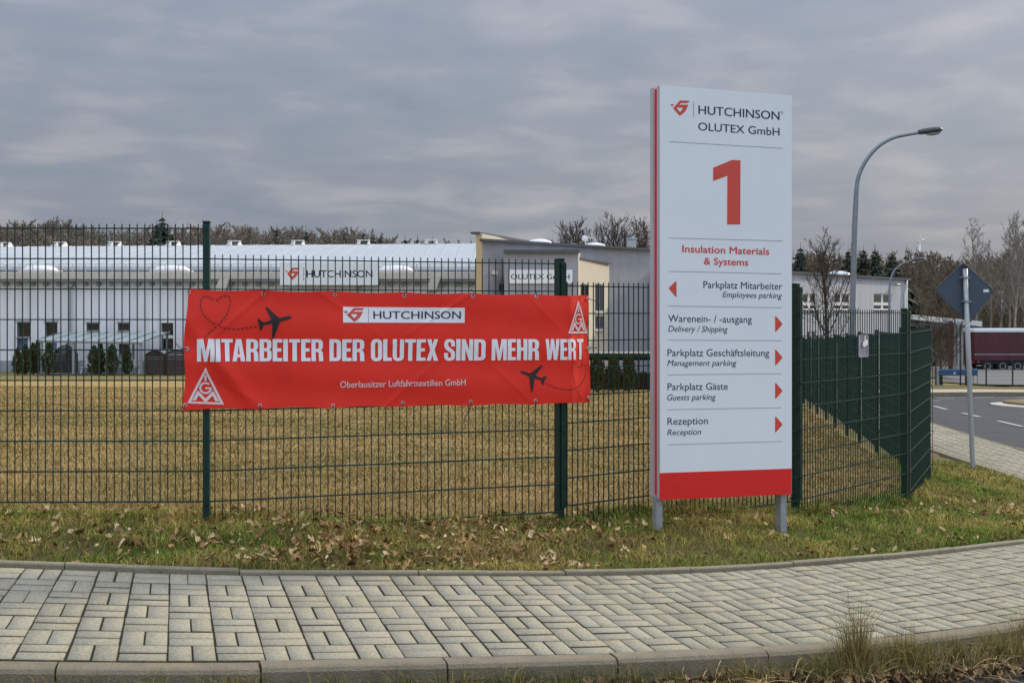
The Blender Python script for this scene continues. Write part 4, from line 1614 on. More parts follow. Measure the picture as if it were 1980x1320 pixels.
for k in range(n):
    u0, u1 = k / n, (k + 1) / n
    a, b, c, d = eave(u0), eave(u1), ridge(u1), ridge(u0)
    # gently curved sheet
    pr = []
    for j in range(7):
        v = j / 6
        cur = .15 * math.sin(v * math.pi)
        pr.append((a * (1 - v) + d * v + np.array([0, 0, cur]), b * (1 - v) + c * v + np.array([0, 0, cur])))
    for j in range(6):
        mb.add([pr[j][0], pr[j][1], pr[j + 1][1], pr[j + 1][0]], [(0, 1, 2, 3)])
    if k % 1 == 0:
        for j in range(6):
            p, q = pr[j][0], pr[j + 1][0]
            w = np.array([.035, 0, 0]); h = np.array([0, 0, .03])
            mb.add([p - w, p + w, q + w, q - w, p - w * .6 + h, p + w * .6 + h, q + w * .6 + h, q - w * .6 + h], [(4, 5, 6, 7), (0, 4, 7, 3), (1, 2, 6, 5), (0, 1, 5, 4)])
a, b, c, d = eave(0), eave(1), ridge(1), ridge(0)
mb.add([a + np.array([0, 0, -.16]), b + np.array([0, 0, -.16]), b, a], [(0, 1, 2, 3)])
back = np.array([0, 22.0, -2.4])
mb.add([d, c, c + back, d + back], [(0, 1, 2, 3)])
roof = mb.build('roof', M['roof_metal'], hall)
for px in (8, 115, 222, 335, 453, 576, 703, 834):
    u = ((px - 990) / F * 99 - xL) / (xR - xL)
    for _ in range(6):
        r_ = ridge(u)
        u += ((px - 990) / F * r_[1] - r_[0]) / (xR - xL)
    r_ = ridge(u)
    mb = MB()
    for s_ in (-1, 1):
        mb.add([r_ + np.array([s_ * .40, -.8, -.02]), r_ + np.array([s_ * .50, -.8, -.02]), r_ + np.array([s_ * .42, .5, .32]), r_ + np.array([s_ * .32, .5, .32]),
                r_ + np.array([s_ * .40, .9, -.12]), r_ + np.array([s_ * .50, .9, -.12])], [(0, 1, 2, 3), (3, 2, 5, 4), (0, 3, 4), (1, 5, 2)])
        mb.box(r_ + np.array([s_ * .43, 0, .16]), .12, .3, .30, bev=.02)
    mb.box(r_ + np.array([0, 0, .335]), 1.05, .5, .05, bev=.015)
    mb.build('ridge_vent', M['white'], roof)
# dome rooflights
for px, half in ((78, 34), (332, 36), (765, 34)):
    mb = MB(); c = at(px, 529.5, HYF + 1.8)
    c[2] = wz(530)
    w = half * (HYF + 1.8) / F
    mb.box(c + np.array([0, 0, .12]), w * 2, 1.7, .42, bev=.03, mi=0)
    mb.dome(c + np.array([0, 0, .33]), w * .98, .82, .34, k=24, rings=6, mi=1)
    mb.build('rooflight', [M['fascia'], M['dome']], hall, smooth=True)
# walkway railing
rail = MB(); zr0, zr1, zr2 = wz(539), wz(511), wz(525)
px = 12.0
zt_r = EYE - (511 - HY) * (HYF - .5) / F
zm_r = EYE - (525.5 - HY) * (HYF - .5) / F
while px < 915:
    x = (px - 990) * (HYF - .5) / F
    rail.tube([(x, HYF - .5, wz(539)), (x, HYF - .5, zt_r)], .028, k=5, mi=0)
    px += 25.6
for z in (zt_r, zm_r):
    rail.tube([(HX0, HYF - .5, z), (HX1 - .2, HYF - .5, z)], .022, k=5, mi=1)
rail.build('railing', [M['fascia'], M['galv']], hall)
# sloping struts
for px in (22 - 408 + 400, 430, 838):
    if px < 100:
        continue
    mb = MB()
    P_ = [(px - 16, 562), (px - 3, 533), (px + 15, 533), (px + 5, 562)]
    Y1 = HYF - .75
    mb.prism([at(x, y, Y1) for x, y in P_][::-1], np.array([0, .5, 0]))
    mb.build('strut', M['fascia'], hall)
# downpipes
for px in (137, 693):
    mb = MB(); x = wx(px)
    mb.box((x, HYF - .2, wz(552)), .32, .3, .25, bev=.03)
    mb.tube([(x, HYF - .16, wz(556)), (x, HYF - .16, wz(700))], .06, k=8)
    mb.build('downpipe', M['galv'], hall, smooth=False)
# panel joints in the wall are thin grooves
# company sign on the hall
hp = Plane((wx(541) - 0, HYF - 1.0), (wx(541) + 10, HYF - 1.0))
sgn = thing('hall_sign', tuple(hp.w(hp.px(636, 551)[0], hp.px(636, 551)[1])), 'wide white sign with red mark and dark lettering on the hall eaves', 'sign')
mb = MB()
L = [(541.5, 507.5), (731.5, 508), (731.5, 551), (541.5, 551)]
P_ = [hp.w(*hp.px(x, y)) for x, y in L]
mb.prism(P_[::-1], np.array([0, .08, 0]), 0)
put_px_poly(mb, hp, logo_loops(550.5, 517.5, 580, 541), .006, 1)
put_px_poly(mb, hp, [[(586.5, 517), (587.7, 517), (587.7, 542), (586.5, 542)]], .006, 2)
put_text(mb, hp, 'HUTCHINSON', 593, 720, 536, 13.2, .006, 3, bold=.016, right_y=536.5)
mb.build('board', [M['sign_white'], M['orange_red'], M['grey_line'], M['dark_print']], sgn)

# ------------------------------------------------------------------ entrance building
def skx(px, k0=38.0 / 2467.0):
    s = k0 * (3400 - px)
    return np.array([(px - 990) / s, F / s])
A_, B_ = skx(933), skx(1330)
zC = 5.265
ent = thing('entrance_building', (2.0, 63, gxy(2, 63)), 'grey entrance building with cream side walls, flat roof and roof domes', 'building')
zb = gxy(2, 62) - .8
dF = (B_ - A_) / np.hypot(*(B_ - A_))
backv = np.array([2.7, 8.5]) / np.hypot(2.7, 8.5)
mb = MB()
p3 = lambda p, z: (p[0], p[1], z)
Lw = A_ + backv * 26
mb.add([p3(A_, zb), p3(B_, zb), p3(B_, zC), p3(A_, zC)], [(0, 1, 2, 3)])
mb.add([p3(B_, zb), p3(B_ + backv * 22, zb), p3(B_ + backv * 22, zC), p3(B_, zC)], [(0, 1, 2, 3)])
mb.add([p3(A_, zC - .25), p3(B_, zC - .25), p3(B_ + backv * 22, zC - .25), p3(Lw, zC - .25)], [(0, 1, 2, 3)])
mb.build('wall', M['grey_plaster'], ent)
# cream pier and side parapet
mb = MB()
A0 = A_ + np.array([-.33, .05])
zP = EYE + (605 - 452) / (F / A_[1])
A1 = A_ - dF * .004
mb.add([p3(A0, zb), p3(A1 - backv * .06, zb), p3(A1 - backv * .06, zP), p3(A0, zP)], [(0, 1, 2, 3)], 1)
endp = A_ + backv * 9.2
mb.add([p3(A1 - backv * .06, zb), p3(endp, zb), p3(endp, zP), p3(A1 - backv * .06, zP)], [(0, 1, 2, 3)], 0)
e2 = A0 + backv * 9.2
mb.add([p3(e2, zb), p3(A0, zb), p3(A0, zP), p3(e2, zP)], [(0, 1, 2, 3)], 1)
mb.add([p3(e2, zP), p3(A0, zP), p3(A1 - backv * .06, zP), p3(endp, zP)], [(0, 1, 2, 3)], 0)
mb.build('side_parapet', [M['cream'], M['ochre']], ent)
mb = MB()
def strip(mb, a, b, z, w, h, mi=0):
    a, b = np.array(a), np.array(b)
    d = b - a; L = np.hypot(*d); ang = math.atan2(d[1], d[0]); c = (a + b) / 2
    mb.box((c[0], c[1], z), L, w, h, rz=ang, mi=mi)
strip(mb, A_ - dF * .05 - backv * .08, B_ - backv * .08, zC + .04, .45, .12)
strip(mb, A0 - dF * .03 - backv * .1, endp, zP + .045, .5, .10)
mb.build('coping', M['coping'], ent)
# projecting porch block with sunlit side
c0_ = np.array([(975 - 990) / 38.0, F / 38.0]); c1_ = np.array([(1118 - 990) / 37.9, F / 37.9]); c2_ = skx(1178)
zS_ = EYE + (605 - 488) / 38.0
zS2 = EYE + (605 - 500) / 37.9
mb = MB()
mb.add([p3(c0_, zb), p3(c1_, zb), p3(c1_, zS_), p3(c0_, zS_)], [(0, 1, 2, 3)], 0)
mb.add([p3(c0_ + (.0, .5), zS_), p3(c1_ + (.12, .36), zS_), p3(c1_, zS_), p3(c0_, zS_)], [(3, 2, 1, 0)], 0)
mb.add([p3(c1_, zS2 - .05), p3(c1_ + (.12, .36), zS2 - .05), p3(c1_ + (.12, .36), zS_), p3(c1_, zS_)], [(0, 1, 2, 3)], 1)
mb.add([p3(c1_, zb), p3(c2_, zb), p3(c2_, zS2), p3(c1_, zS2)], [(0, 1, 2, 3)], 1)
mb.add([p3(c0_ + (0, .5), zS2), p3(c1_, zS2), p3(c2_, zS2), p3(c2_ - (.5, 0), zS2)], [(0, 1, 2, 3)], 0)
porch = mb.build('porch_block', [M['grey_plaster'], M['cream']], ent)
mb = MB()
strip(mb, c0_ - (.04, .06), c1_ + (.06, -.06), zS_ + .05, .3, .16)
strip(mb, c1_ + (.02, .3), c2_ + (0, -.1), zS2 + .03, .28, .09)
mb.build('porch_coping', M['coping'], porch)
# windows in the sunlit side
sw = Plane(c1_, c2_)
for (x0, x1, y0, y1) in ((1122.5, 1137.5, 548.5, 580), (1150.5, 1166, 548.5, 602), (1150.5, 1166, 609, 636)):
    q = [sw.px(x, y) for x, y in ((x0, y1), (x1, y1), (x1, y0), (x0, y0))]
    zlo, zhi = (q[0][1] + q[1][1]) / 2, (q[2][1] + q[3][1]) / 2
    mb = MB(); a0, a1 = q[0][0], q[1][0]
    V = [sw.w(a, z, .02) for a, z in ((a0, zlo), (a1, zlo), (a1, zhi), (a0, zhi))]
    mb.prism(V[::-1], -sw.n * .03)
    wf_ = mb.build('window', M['grey_metal'], ent)
    mb = MB(); m_ = (a0 + a1) / 2
    for u0, u1 in ((a0 + .06, m_ - .04), (m_ + .04, a1 - .06)):
        mb.add([sw.w(a, z, .024) for a, z in ((u0, zlo + .06), (u1, zlo + .06), (u1, zhi - .06), (u0, zhi - .06))], [(0, 1, 2, 3)])
    mb.build('pane', M['glass'], wf_)
    mb = MB(); V = [sw.w(a, z, .10) for a, z in ((a0 - .05, zlo - .10), (a1 + .05, zlo - .10), (a1 + .05, zlo - .01), (a0 - .05, zlo - .01))]; mb.prism(V[::-1], -sw.n * .1); mb.build('sill', M['white'], wf_)
# fittings on the front wall
fw_ = Plane(A_, B_)
for (x0, x1, y0, y1, m_, nm) in ((965, 975, 549, 562, M['rubber'], 'wall_light'), (950.5, 957, 524, 530.5, M['white'], 'alarm_box')):
    q0, q1 = fw_.px(x0, y1), fw_.px(x1, y0)
    mb = MB(); V = [fw_.w(a, z, .22) for a, z in ((q0[0], q0[1]), (q1[0], q0[1]), (q1[0], q1[1]), (q0[0], q1[1]))]; mb.prism(V[::-1], -fw_.n * .21); mb.build(nm, m_, ent)
# company plate on the porch
op = Plane(c0_ - (0, .08), c1_ - (0, .08))
sg2 = thing('porch_sign', tuple(op.w(op.px(1045, 548)[0], op.px(1045, 548)[1])), 'white lettered sign on the grey porch wall behind the fence post', 'sign')
mb = MB()
mb.prism([op.w(*op.px(x, y)) for x, y in [(983, 521.5), (1107, 521.5), (1107, 548), (983, 548)]][::-1], np.array([0, .07, 0]), 0)
put_text(mb, op, 'OLUTEX GmbH', 988, 1101, 539.5, 9.6, .006, 1, bold=.010)
mb.build('board', [M['sign_white'], M['dark_print']], sg2)
# roof fittings
for px, py, hw, hd, Z in ((1043, 471, 23, 12, 68), (1108, 475, 12, 5, 74), (1150, 477, 20, 10, 70)):
    mb = MB(); c = at(px, py, Z); c[2] = zC - .22
    w = hw * Z / F; zt = EYE + (605 - py) * Z / F
    hb = max(zt - c[2], .2)
    mb.box((c[0], c[1], c[2] + hb / 2), w * 2, 1.6, hb, rz=.5, bev=.03)
    mb.dome((c[0], c[1], c[2] + hb), w * 1.1, w * 1.0, hd * Z / F * .8, k=24, rings=6)
    mb.build('roof_dome', M['dome'], ent, smooth=True)
mb = MB(); c = at(1132, 461, 70)
mb.tube([(c[0], c[1], zC - .2), (c[0], c[1], c[2] + .1)], .03, k=6)
mb.dome((0, 0, 0), .18, .18, .06)
V = mb.v.pop(); 
Vn = np.stack([V[:, 0] + c[0] - .05, -V[:, 2] * 1.0 + c[1] - .12, V[:, 1] + c[2]], 1); mb.v.append(Vn)
mb.tube([c + np.array([0, 0, 0]), c + np.array([.42, -.05, .05])], .02, k=5)
mb.build('satellite_dish', M['white'], ent)
mb = MB(); c = at(1221, 475, 74); mb.box((c[0], c[1], c[2] - .1), .55, .5, .95, bev=.03); mb.box((c[0], c[1], c[2] + .42), .66, .6, .08, bev=.02); mb.build('roof_vent', M['galv'], ent)

# ------------------------------------------------------------------ right white wing
kW = 25.0 / (2850 - 1755)
def wkx(px):
    s = kW * (2850 - px)
    return np.array([(px - 990) / s, F / s])
W0, W1 = wkx(1360), wkx(1755)
zW = 4.165
wing = thing('office_wing', (W1[0], W1[1], gxy(*W1)), 'low white wing with pale window frames right of the big sign', 'building')
zb = gxy(*W1) - .6
wp = Plane(W0, W1)
wn_ = [(1553, 1580, 567, 598.5), (1613, 1645, 567, 598.5), (1689.5, 1726.5, 567, 598.5), (1560, 1580, 640, 672)]
mb = MB()
As = sorted({0.0, wp.L} | {wp.px(w[0], 580)[0] for w in wn_} | {wp.px(w[1], 580)[0] for w in wn_})
wz_ = lambda w: (wp.px(w[0], w[3])[1], wp.px(w[0], w[2])[1])
Zs = sorted({zb, zW} | {z for w in wn_ for z in wz_(w)})
for a0, a1 in zip(As[:-1], As[1:]):
    for z0, z1 in zip(Zs[:-1], Zs[1:]):
        am, zm = (a0 + a1) / 2, (z0 + z1) / 2
        if any(wp.px(w[0], 580)[0] < am < wp.px(w[1], 580)[0] and wz_(w)[0] < zm < wz_(w)[1] for w in wn_):
            continue
        mb.add([wp.w(a, z) for a, z in ((a0, z0), (a1, z0), (a1, z1), (a0, z1))], [(0, 1, 2, 3)])
bk = np.array([-wp.n[0], -wp.n[1]]) * 14
mb.add([p3(W1, zb), p3(W1 + bk, zb), p3(W1 + bk, zW), p3(W1, zW)], [(0, 1, 2, 3)])
mb.add([p3(W0, zW - .1), p3(W1, zW - .1), p3(W1 + bk, zW - .1), p3(W0 + bk, zW - .1)], [(0, 1, 2, 3)])
mb.build('wall', mat('grey_white_plaster', (.52, .54, .57), .9, .6, .06, streak=.18, bump=.1, bscale=9), wing)
mb = MB(); strip(mb, W0, W1 + (wp.d[:2] * .15), zW + .03, .45, .13); mb.build('roof_edge', M['coping'], wing)
for w in wn_:
    a0, a1 = wp.px(w[0], 580)[0], wp.px(w[1], 580)[0]
    z0, z1 = wz_(w)
    mb = MB()
    for P_ in ([(a0, z0), (a0, z1)], [(a1, z1), (a1, z0)], [(a0, z1), (a1, z1)], [(a1, z0), (a0, z0)]):
        (p, r), (s, u) = P_
        mb.add([wp.w(p, r), wp.w(s, u), wp.w(s, u, -.18), wp.w(p, r, -.18)], [(0, 1, 2, 3)])
    def bar(u0, u1, v0, v1):
        mb.prism([wp.w(u0, v0, -.10), wp.w(u0, v1, -.10), wp.w(u1, v1, -.10), wp.w(u1, v0, -.10)], -wp.n * .06)
    m_, hz_ = (a0 + a1) / 2, z0 + (z1 - z0) * .36
    bar(m_ - .16, m_ + .16, z0, z1); bar(a0, a0 + .09, z0, z1); bar(a1 - .09, a1, z0, z1)
    for s0_, s1_ in ((a0 + .09, m_ - .16), (m_ + .16, a1 - .09)):
        bar(s0_, s1_, hz_ - .11, hz_ + .11); bar(s0_, s1_, z0, z0 + .07); bar(s0_, s1_, z1 - .07, z1)
    wo_ = mb.build('window', M['white'], wing)
    mb = MB(); mb.add([wp.w(a, z, -.14) for a, z in ((a0, z0), (a1, z0), (a1, z1), (a0, z1))], [(0, 1, 2, 3)]); mb.build('pane', M['glass'], wo_)
    mb = MB(); mb.prism([wp.w(a, z, .1) for a, z in ((a0 - .06, z0 - .07), (a0 - .06, z0 - .01), (a1 + .06, z0 - .01), (a1 + .06, z0 - .07))], -wp.n * .1); mb.build('sill', M['galv'], wo_)
mb = MB(); a_, z_ = wp.px(1747, 553)
mb.tube([wp.w(a_ + .28, zW - .05, .15), wp.w(a_ + .28, zW - .6, .15), wp.w(a_ - .0, zW - 1.1, .12), wp.w(a_, zb, .12)], .075, k=8); mb.tube([wp.w(a_ + .45, zW - .05, .1), wp.w(a_ + .45, zb, .1)], .05, k=6)
mb.build('downpipe', M['white'], wing, smooth=True)
mb = MB(); a_, z_ = wp.px(1727, 550); mb.tube([wp.w(a_ - .4, z_ + .05, .02), wp.w(a_ - .1, z_, .3)], .04, k=6); mb.box(wp.w(a_, z_ - .03, .35), .5, .25, .16, rz=.7, bev=.03); mb.build('wall_light', M['galv'], wing)
mb = MB(); c = at(1622, 530, 88); c[2] = zW; mb.box(c, 1.6, 1.4, .5, bev=.03); mb.dome(c + np.array([0, 0, .25]), .85, .7, .3); mb.build('roof_dome', M['dome'], wing, smooth=True)

# ------------------------------------------------------------------ terrace in front of the hall
ZP = 71.0
pg = thing('pergola', (at(175, 730, ZP)[0], ZP, gxy(at(175, 730, ZP)[0], ZP)), 'steel terrace pergola with pale green sheet roof in front of the hall', 'pergola')
fl, fr_ = at(73, 658, ZP), at(276, 662, ZP)
bl_, br_ = at(120, 644, ZP + 4.6), at(329, 643, ZP + 4.6)
mb = MB()
up_ = np.array([0, 0, .04])
mb.add([fl, fr_, br_, bl_, fl + up_, fr_ + up_, br_ + up_, bl_ + up_], [(3, 2, 1, 0), (4, 5, 6, 7), (0, 1, 5, 4), (1, 2, 6, 5), (2, 3, 7, 6), (3, 0, 4, 7)])
mb.build('roof_sheet', M['poly_roof'], pg)
mb = MB()
for k in range(8):
    u = k / 7
    mb.tube([fl * (1 - u) + fr_ * u + up_ * 1.7, bl_ * (1 - u) + br_ * u + up_ * 1.7], .03, k=4)
mb.tube([fl - up_ * 1.6, fr_ - up_ * 1.6], .07, k=4)
mb.tube([bl_ - up_ * 1.6, br_ - up_ * 1.6], .06, k=4)
mb.build('rafter', M['grey_metal'], pg)
for px in (79, 141, 206, 272):
    x = (px - 990) * ZP / F
    u = (px - 73) / 203
    zt = (fl * (1 - u) + fr_ * u)[2] - .1
    mb = MB(); g = gxy(x, ZP + .1); mb.box((x, ZP + .1, (g + zt) / 2 - .1), .14, .14, zt - g + .2, bev=.01); mb.build('post', M['galv'], pg)
for px in (129, 258, 323):
    x = (px - 990) * (ZP + 4.4) / F
    zt = bl_[2] - .1
    mb = MB(); g = gxy(x, ZP + 4.4); mb.box((x, ZP + 4.4, (g + zt) / 2 - .1), .12, .12, zt - g + .2, bev=.01); mb.build('post', M['galv'], pg)
mb = MB()
xa, xb = at(70, 0, ZP)[0], at(350, 0, ZP)[0]
# paved terrace under it
nx = 24
for k in range(nx):
    x0, x1 = xa + (xb - xa) * k / nx, xa + (xb - xa) * (k + 1) / nx
    mb.add([(x0, ZP - .5, gxy(x0, ZP - .5) + .03), (x1, ZP - .5, gxy(x1, ZP - .5) + .03), (x1, ZP + 5.6, gxy(x1, ZP + 5.6) + .03), (x0, ZP + 5.6, gxy(x0, ZP + 5.6) + .03)], [(0, 1, 2, 3)])
tag(mb.build('terrace', mat('terrace_slabs', (.25, .25, .24), .9, 3, .15)), kind='structure')


def trellis(px0, px1, py_top, py_sh, Z, label):
    x0, x1 = (px0 - 990) * Z / F, (px1 - 990) * Z / F
    g = gxy((x0 + x1) / 2, Z)
    zt, zs = EYE + (605 - py_top) * Z / F, EYE + (605 - py_sh) * Z / F
    th = thing('trellis_screen', ((x0 + x1) / 2, Z, g), label, 'privacy screen', 'brown arched screens at the terrace')
    mb = MB()
    nb_ = int((zs - g) / .13)
    for k in range(nb_):
        mb.box(((x0 + x1) / 2, Z + (.02 if k % 2 else 0), g + .08 + k * .13), x1 - x0 - .16, .03, .118)
    mb.build('lamella', M['trellis'], th)
    mb = MB()
    for x in (x0 + .04, x1 - .04):
        mb.box((x, Z, (g + zs) / 2), .09, .09, zs - g)
    arc = [np.array([x0 + .04 + (x1 - x0 - .08) * k / 16, Z, zs + (zt - zs) * math.sin(math.pi * k / 16)]) for k in range(17)]
    mb.tube(arc, .05, k=5)
    mb.tube([arc[0], arc[-1]], .04, k=4)
    mb.build('frame', M['trellis'], th)
    mb = MB()
    for k in range(1, 24):
        for s in (-1, 1):
            xc = x0 + (x1 - x0) * k / 24
            h = (zt - zs) * math.sin(math.pi * k / 24)
            if h > .06:
                mb.tube([(xc - s * h * .5, Z, zs), (min(max(xc + s * h * .3, x0 + .05), x1 - .05), Z, zs + h * .85)], .016, k=4)
    mb.build('lattice', M['trellis'], th)


trellis(102, 150, 668, 683, 73.5, 'dark brown arched screen under the pergola, behind its posts')
trellis(281, 318, 678, 685, 70.5, 'brown arched lattice screen right of the pergola corner post')
trellis(318, 366, 677, 684, 70.6, 'brown arched lattice screen half hidden by the red banner')
mb = MB()

# benches and chair on the terrace
def garden_seat(px, Z, w, label, nm, cat, grp=None):
    x = (px - 990) * Z / F; g = gxy(x, Z)
    th = thing(nm, (x, Z, g), label, cat, grp)
    for s in (-1, 1):
        mb = MB(); mb.tube([(x + s * (w / 2 - .05), Z - .25, g), (x + s * (w / 2 - .1), Z - .1, g + .42)], .03, k=4); mb.tube([(x + s * (w / 2 - .05), Z + .3, g), (x + s * (w / 2 - .1), Z + .2, g + .42), (x + s * (w / 2 - .08), Z + .32, g + .86)], .03, k=4)
        mb.tube([(x + s * (w / 2 - .04), Z - .22, g + .62), (x + s * (w / 2 - .04), Z + .26, g + .66)], .025, k=4)
        mb.build('leg', M['white'], th)
    mb = MB()
    for k in range(4):
        mb.box((x, Z - .18 + k * .13, g + .44), w, .11, .03)
    mb.build('seat', M['white'], th)
    mb = MB()
    for k in range(3):
        mb.box((x, Z + .27 + k * .03, g + .56 + k * .13), w, .025, .10)
    mb.build('backrest', M['white'], th)
garden_seat(169, 71.5, .75, 'white garden chair beside the pergola post on the terrace', 'garden_chair', 'chair')
garden_seat(230, 72.2, 1.9, 'white slatted bench near the small dark window under the pergola', 'garden_bench', 'bench')
garden_seat(260, 71.8, .8, 'white garden armchair next to the right pergola post', 'garden_chair', 'chair')


# ------------------------------------------------------------------ evergreen columns
def leaf_column(h, r, nleaf, seed, size=.07):
    rs = np.random.default_rng(seed)
    u = rs.random(nleaf) ** .8
    prof = np.interp(u, [0, .08, .35, .7, .9, 1], [.55, .85, 1, .78, .40, .05])
    th_ = rs.random(nleaf) * 2 * np.pi
    lob = 1 + .24 * np.sin(th_ * 3 + u * 9 + seed) + .20 * np.sin(th_ * 5 - u * 17 + seed * 2) + .22 * np.sin(u * (11 + seed % 5) + seed)
    rad = r * prof * lob * np.sqrt(rs.uniform(.45, 1, nleaf))
    c = np.stack([rad * np.cos(th_), rad * np.sin(th_), u * h], 1)
    d = np.stack([np.cos(th_) * .35 + rs.normal(0, .25, nleaf), np.sin(th_) * .35 + rs.normal(0, .25, nleaf), np.ones(nleaf)], 1)
    d /= np.linalg.norm(d, axis=1)[:, None]
    s = np.cross(d, rs.normal(0, 1, (nleaf, 3)))
    s /= np.linalg.norm(s, axis=1)[:, None]
    L = size * rs.uniform(.7, 1.6, nleaf)[:, None]
    V = np.stack([c - s * L * .5, c + s * L * .5, c + d * L * 2.0], 1).reshape(-1, 3)
    T = np.arange(nleaf * 3).reshape(-1, 3)
    col = np.repeat(np.stack([.060 * rs.uniform(.5, 1.5, nleaf), .070 * rs.uniform(.5, 1.45, nleaf), .022 * rs.uniform(.5, 1.4, nleaf)], 1), 3, 0)
    return V, T, col


M['thuja'] = mat('thuja_leaves', (1, 1, 1), .9, 1.5, .2, attr='Col', spec=.2)


def thuja(px, ytop, Z, r, label, seed, group):
    x = (px - 990) * Z / F
    g = gxy(x, Z)
    h = EYE + (605 - ytop) * Z / F - g
    th = thing('columnar_conifer', (x, Z, g), label, 'shrub', group)
    V, T, col = leaf_column(h, r, 1500, seed, .05 * h / 1.8 + .01)
    fast_mesh('foliage', V + np.array([x, Z, g + .05]), T, M['thuja'], col, parent=th)
    mb = MB(); mb.tube([(x, Z, g - .1), (x, Z, g + h * .7)], [.05, .02], k=6); mb.build('stem', M['bark'], th)


tl = [(34, 676, 'leftmost green column conifer of the terrace hedge'), (49, 670, 'column conifer second from the left by the blue door panel'), (64, 667, 'tall column conifer left of the first pergola post'), (73, 662, 'tapering column conifer directly behind the first pergola post'),
      (94, 666, 'wide column conifer right of the first pergola post'), (182, 672, 'thick column conifer in front of the pergola centre'), (194, 666, 'dark column conifer touching the thick one under the pergola'),
      (217, 670, 'bushy column conifer between pergola posts left of the bench'), (246, 673, 'slim column conifer in front of the bench')]
for i, (px, yt, lb_) in enumerate(tl):
    thuja(px, yt, 69.2 + (i % 3) * .5 + (2 if px in (194, 73) else 0), (.33 if px in (182, 94, 217) else .25), lb_, 40 + i, 'column conifers at the terrace')
for i, (px, yt, lb_) in enumerate([(1154, 690, 'small column conifer right beside the banner edge'), (1186, 692, 'broad column conifer between banner and pylon sign'), (1216, 694, 'pointed column conifer left of the pylon sign')]):
    thuja(px, yt, 45.5, .27, lb_, 70 + i, 'column conifers by the shelter')
thuja(1128, 698, 45.5, .26, 'small column conifer hidden behind the banner end', 77, 'column conifers by the shelter')

# low shelter roof by the entrance
ZB_ = 47.5
bs = thing('bike_shelter', (at(1220, 740, ZB_)[0], ZB_, gxy(at(1220, 740, ZB_)[0], ZB_)), 'low bicycle shelter with white corrugated roof and green rail left of the pylon sign', 'bike shelter')
x0, x1 = at(1110, 0, ZB_)[0], at(1345, 0, ZB_)[0]
zr_ = at(0, 679.5, ZB_)[2]
mb = MB()
n = 90
for k in range(n):
    xa, xb = x0 + (x1 - x0) * k / n, x0 + (x1 - x0) * (k + 1) / n
    za, zc = zr_ + .025 * math.sin(k * 2.1), zr_ + .025 * math.sin((k + 1) * 2.1)
    mb.add([(xa, ZB_, za), (xb, ZB_, zc), (xb, ZB_ + 2.2, zc - .22), (xa, ZB_ + 2.2, za - .22), (xa, ZB_, za - .06), (xb, ZB_, zc - .06)], [(0, 1, 2, 3), (4, 5, 1, 0)])
mb.build('roof_sheet', M['white'], bs)
mb = MB(); mb.box(((x0 + x1) / 2, ZB_ + .05, zr_ - .16), x1 - x0, .10, .15); mb.box(((x0 + x1) / 2, ZB_ + 2.1, zr_ - .36), x1 - x0, .10, .14); mb.build('rail', M['fence'], bs)
for px in (1150, 1235, 1320):
    x = at(px, 0, ZB_)[0]; g = gxy(x, ZB_)
    mb = MB(); mb.box((x, ZB_ + .08, (g + zr_ - .2) / 2), .08, .08, zr_ - .2 - g); mb.box((x, ZB_ + 2.1, (g + zr_ - .4) / 2), .08, .08, zr_ - .4 - g); mb.build('post', M['fence'], bs)
for px in (1244, 1262):
    x = at(px, 0, ZB_ + .8)[0]; g = gxy(x, ZB_ + .8)
    mb = MB(); mb.tube([np.array([x + .22 * math.cos(a), ZB_ + .8, g + .45 + .28 * math.sin(a)]) for a in np.linspace(0, math.pi, 11)] , .025, k=5)
    mb.tube([(x - .22, ZB_ + .8, g), (x - .22, ZB_ + .8, g + .45)], .025, k=5); mb.tube([(x + .22, ZB_ + .8, g), (x + .22, ZB_ + .8, g + .45)], .025, k=5)
    mb.build('bike_rack', M['tie'], bs)
mb = MB(); mb.box(((x0 + x1) / 2, ZB_ + 2.3, gxy(5, ZB_ + 2.3) + .25), x1 - x0, .06, .8); mb.build('back_board', M['trellis'], bs)

# ------------------------------------------------------------------ loading canopy, trailer, barrier, yard fence
ca = thing('loading_canopy', (at(1865, 690, 98)[0], 98, gxy(at(1865, 690, 98)[0], 98)), 'flat loading canopy with white roof edge on thin columns beside the truck trailer', 'canopy')
pA, pB = np.array([at(1762, 608, 104)[0], 104]), np.array([at(1899, 622, 93)[0], 93])
zA = at(1762, 608, 104)[2]
mb = MB()
d = (pB - pA) / np.hypot(*(pB - pA)); nn_ = np.array([-d[1], d[0]])
nn_ = np.array([.30, .95])
q0, q1 = pA + nn_ * 4.5, pB + nn_ * 4.5
zB_ = at(1899, 621, 93)[2]
th_ = .42
V = [(*pA, zA - th_), (*pB, zB_ - th_), (*q1, zB_ - th_), (*q0, zA - th_), (*pA, zA), (*pB, zB_), (*q1, zB_), (*q0, zA)]
mb.add(V, [(3, 2, 1, 0), (4, 5, 6, 7), (0, 1, 5, 4), (1, 2, 6, 5), (2, 3, 7, 6), (3, 0, 4, 7)])
mb.build('roof', M['sign_white'], ca)
mb = MB(); strip(mb, pA + nn_ * .3, pB + nn_ * .3, (zA + zB_) / 2 - th_ - .2, .2, .3); mb.build('beam', M['coping'], ca)
for k, (px, m_) in enumerate([(1838, 'brown_red'), (1846.5, 'grey_metal'), (1853, 'galv'), (1860.5, 'galv'), (1868, 'tie'), (1873, 'galv')]):
    Z = 97 - k * .6
    x = (px - 990) * Z / F; g = gxy(x, Z)
    mb = MB(); w = .28 if k == 0 else .13
    mb.box((x, Z, (g + zA - .5) / 2), w, w, zA - .5 - g, bev=.01); mb.build('column', M[m_], ca)

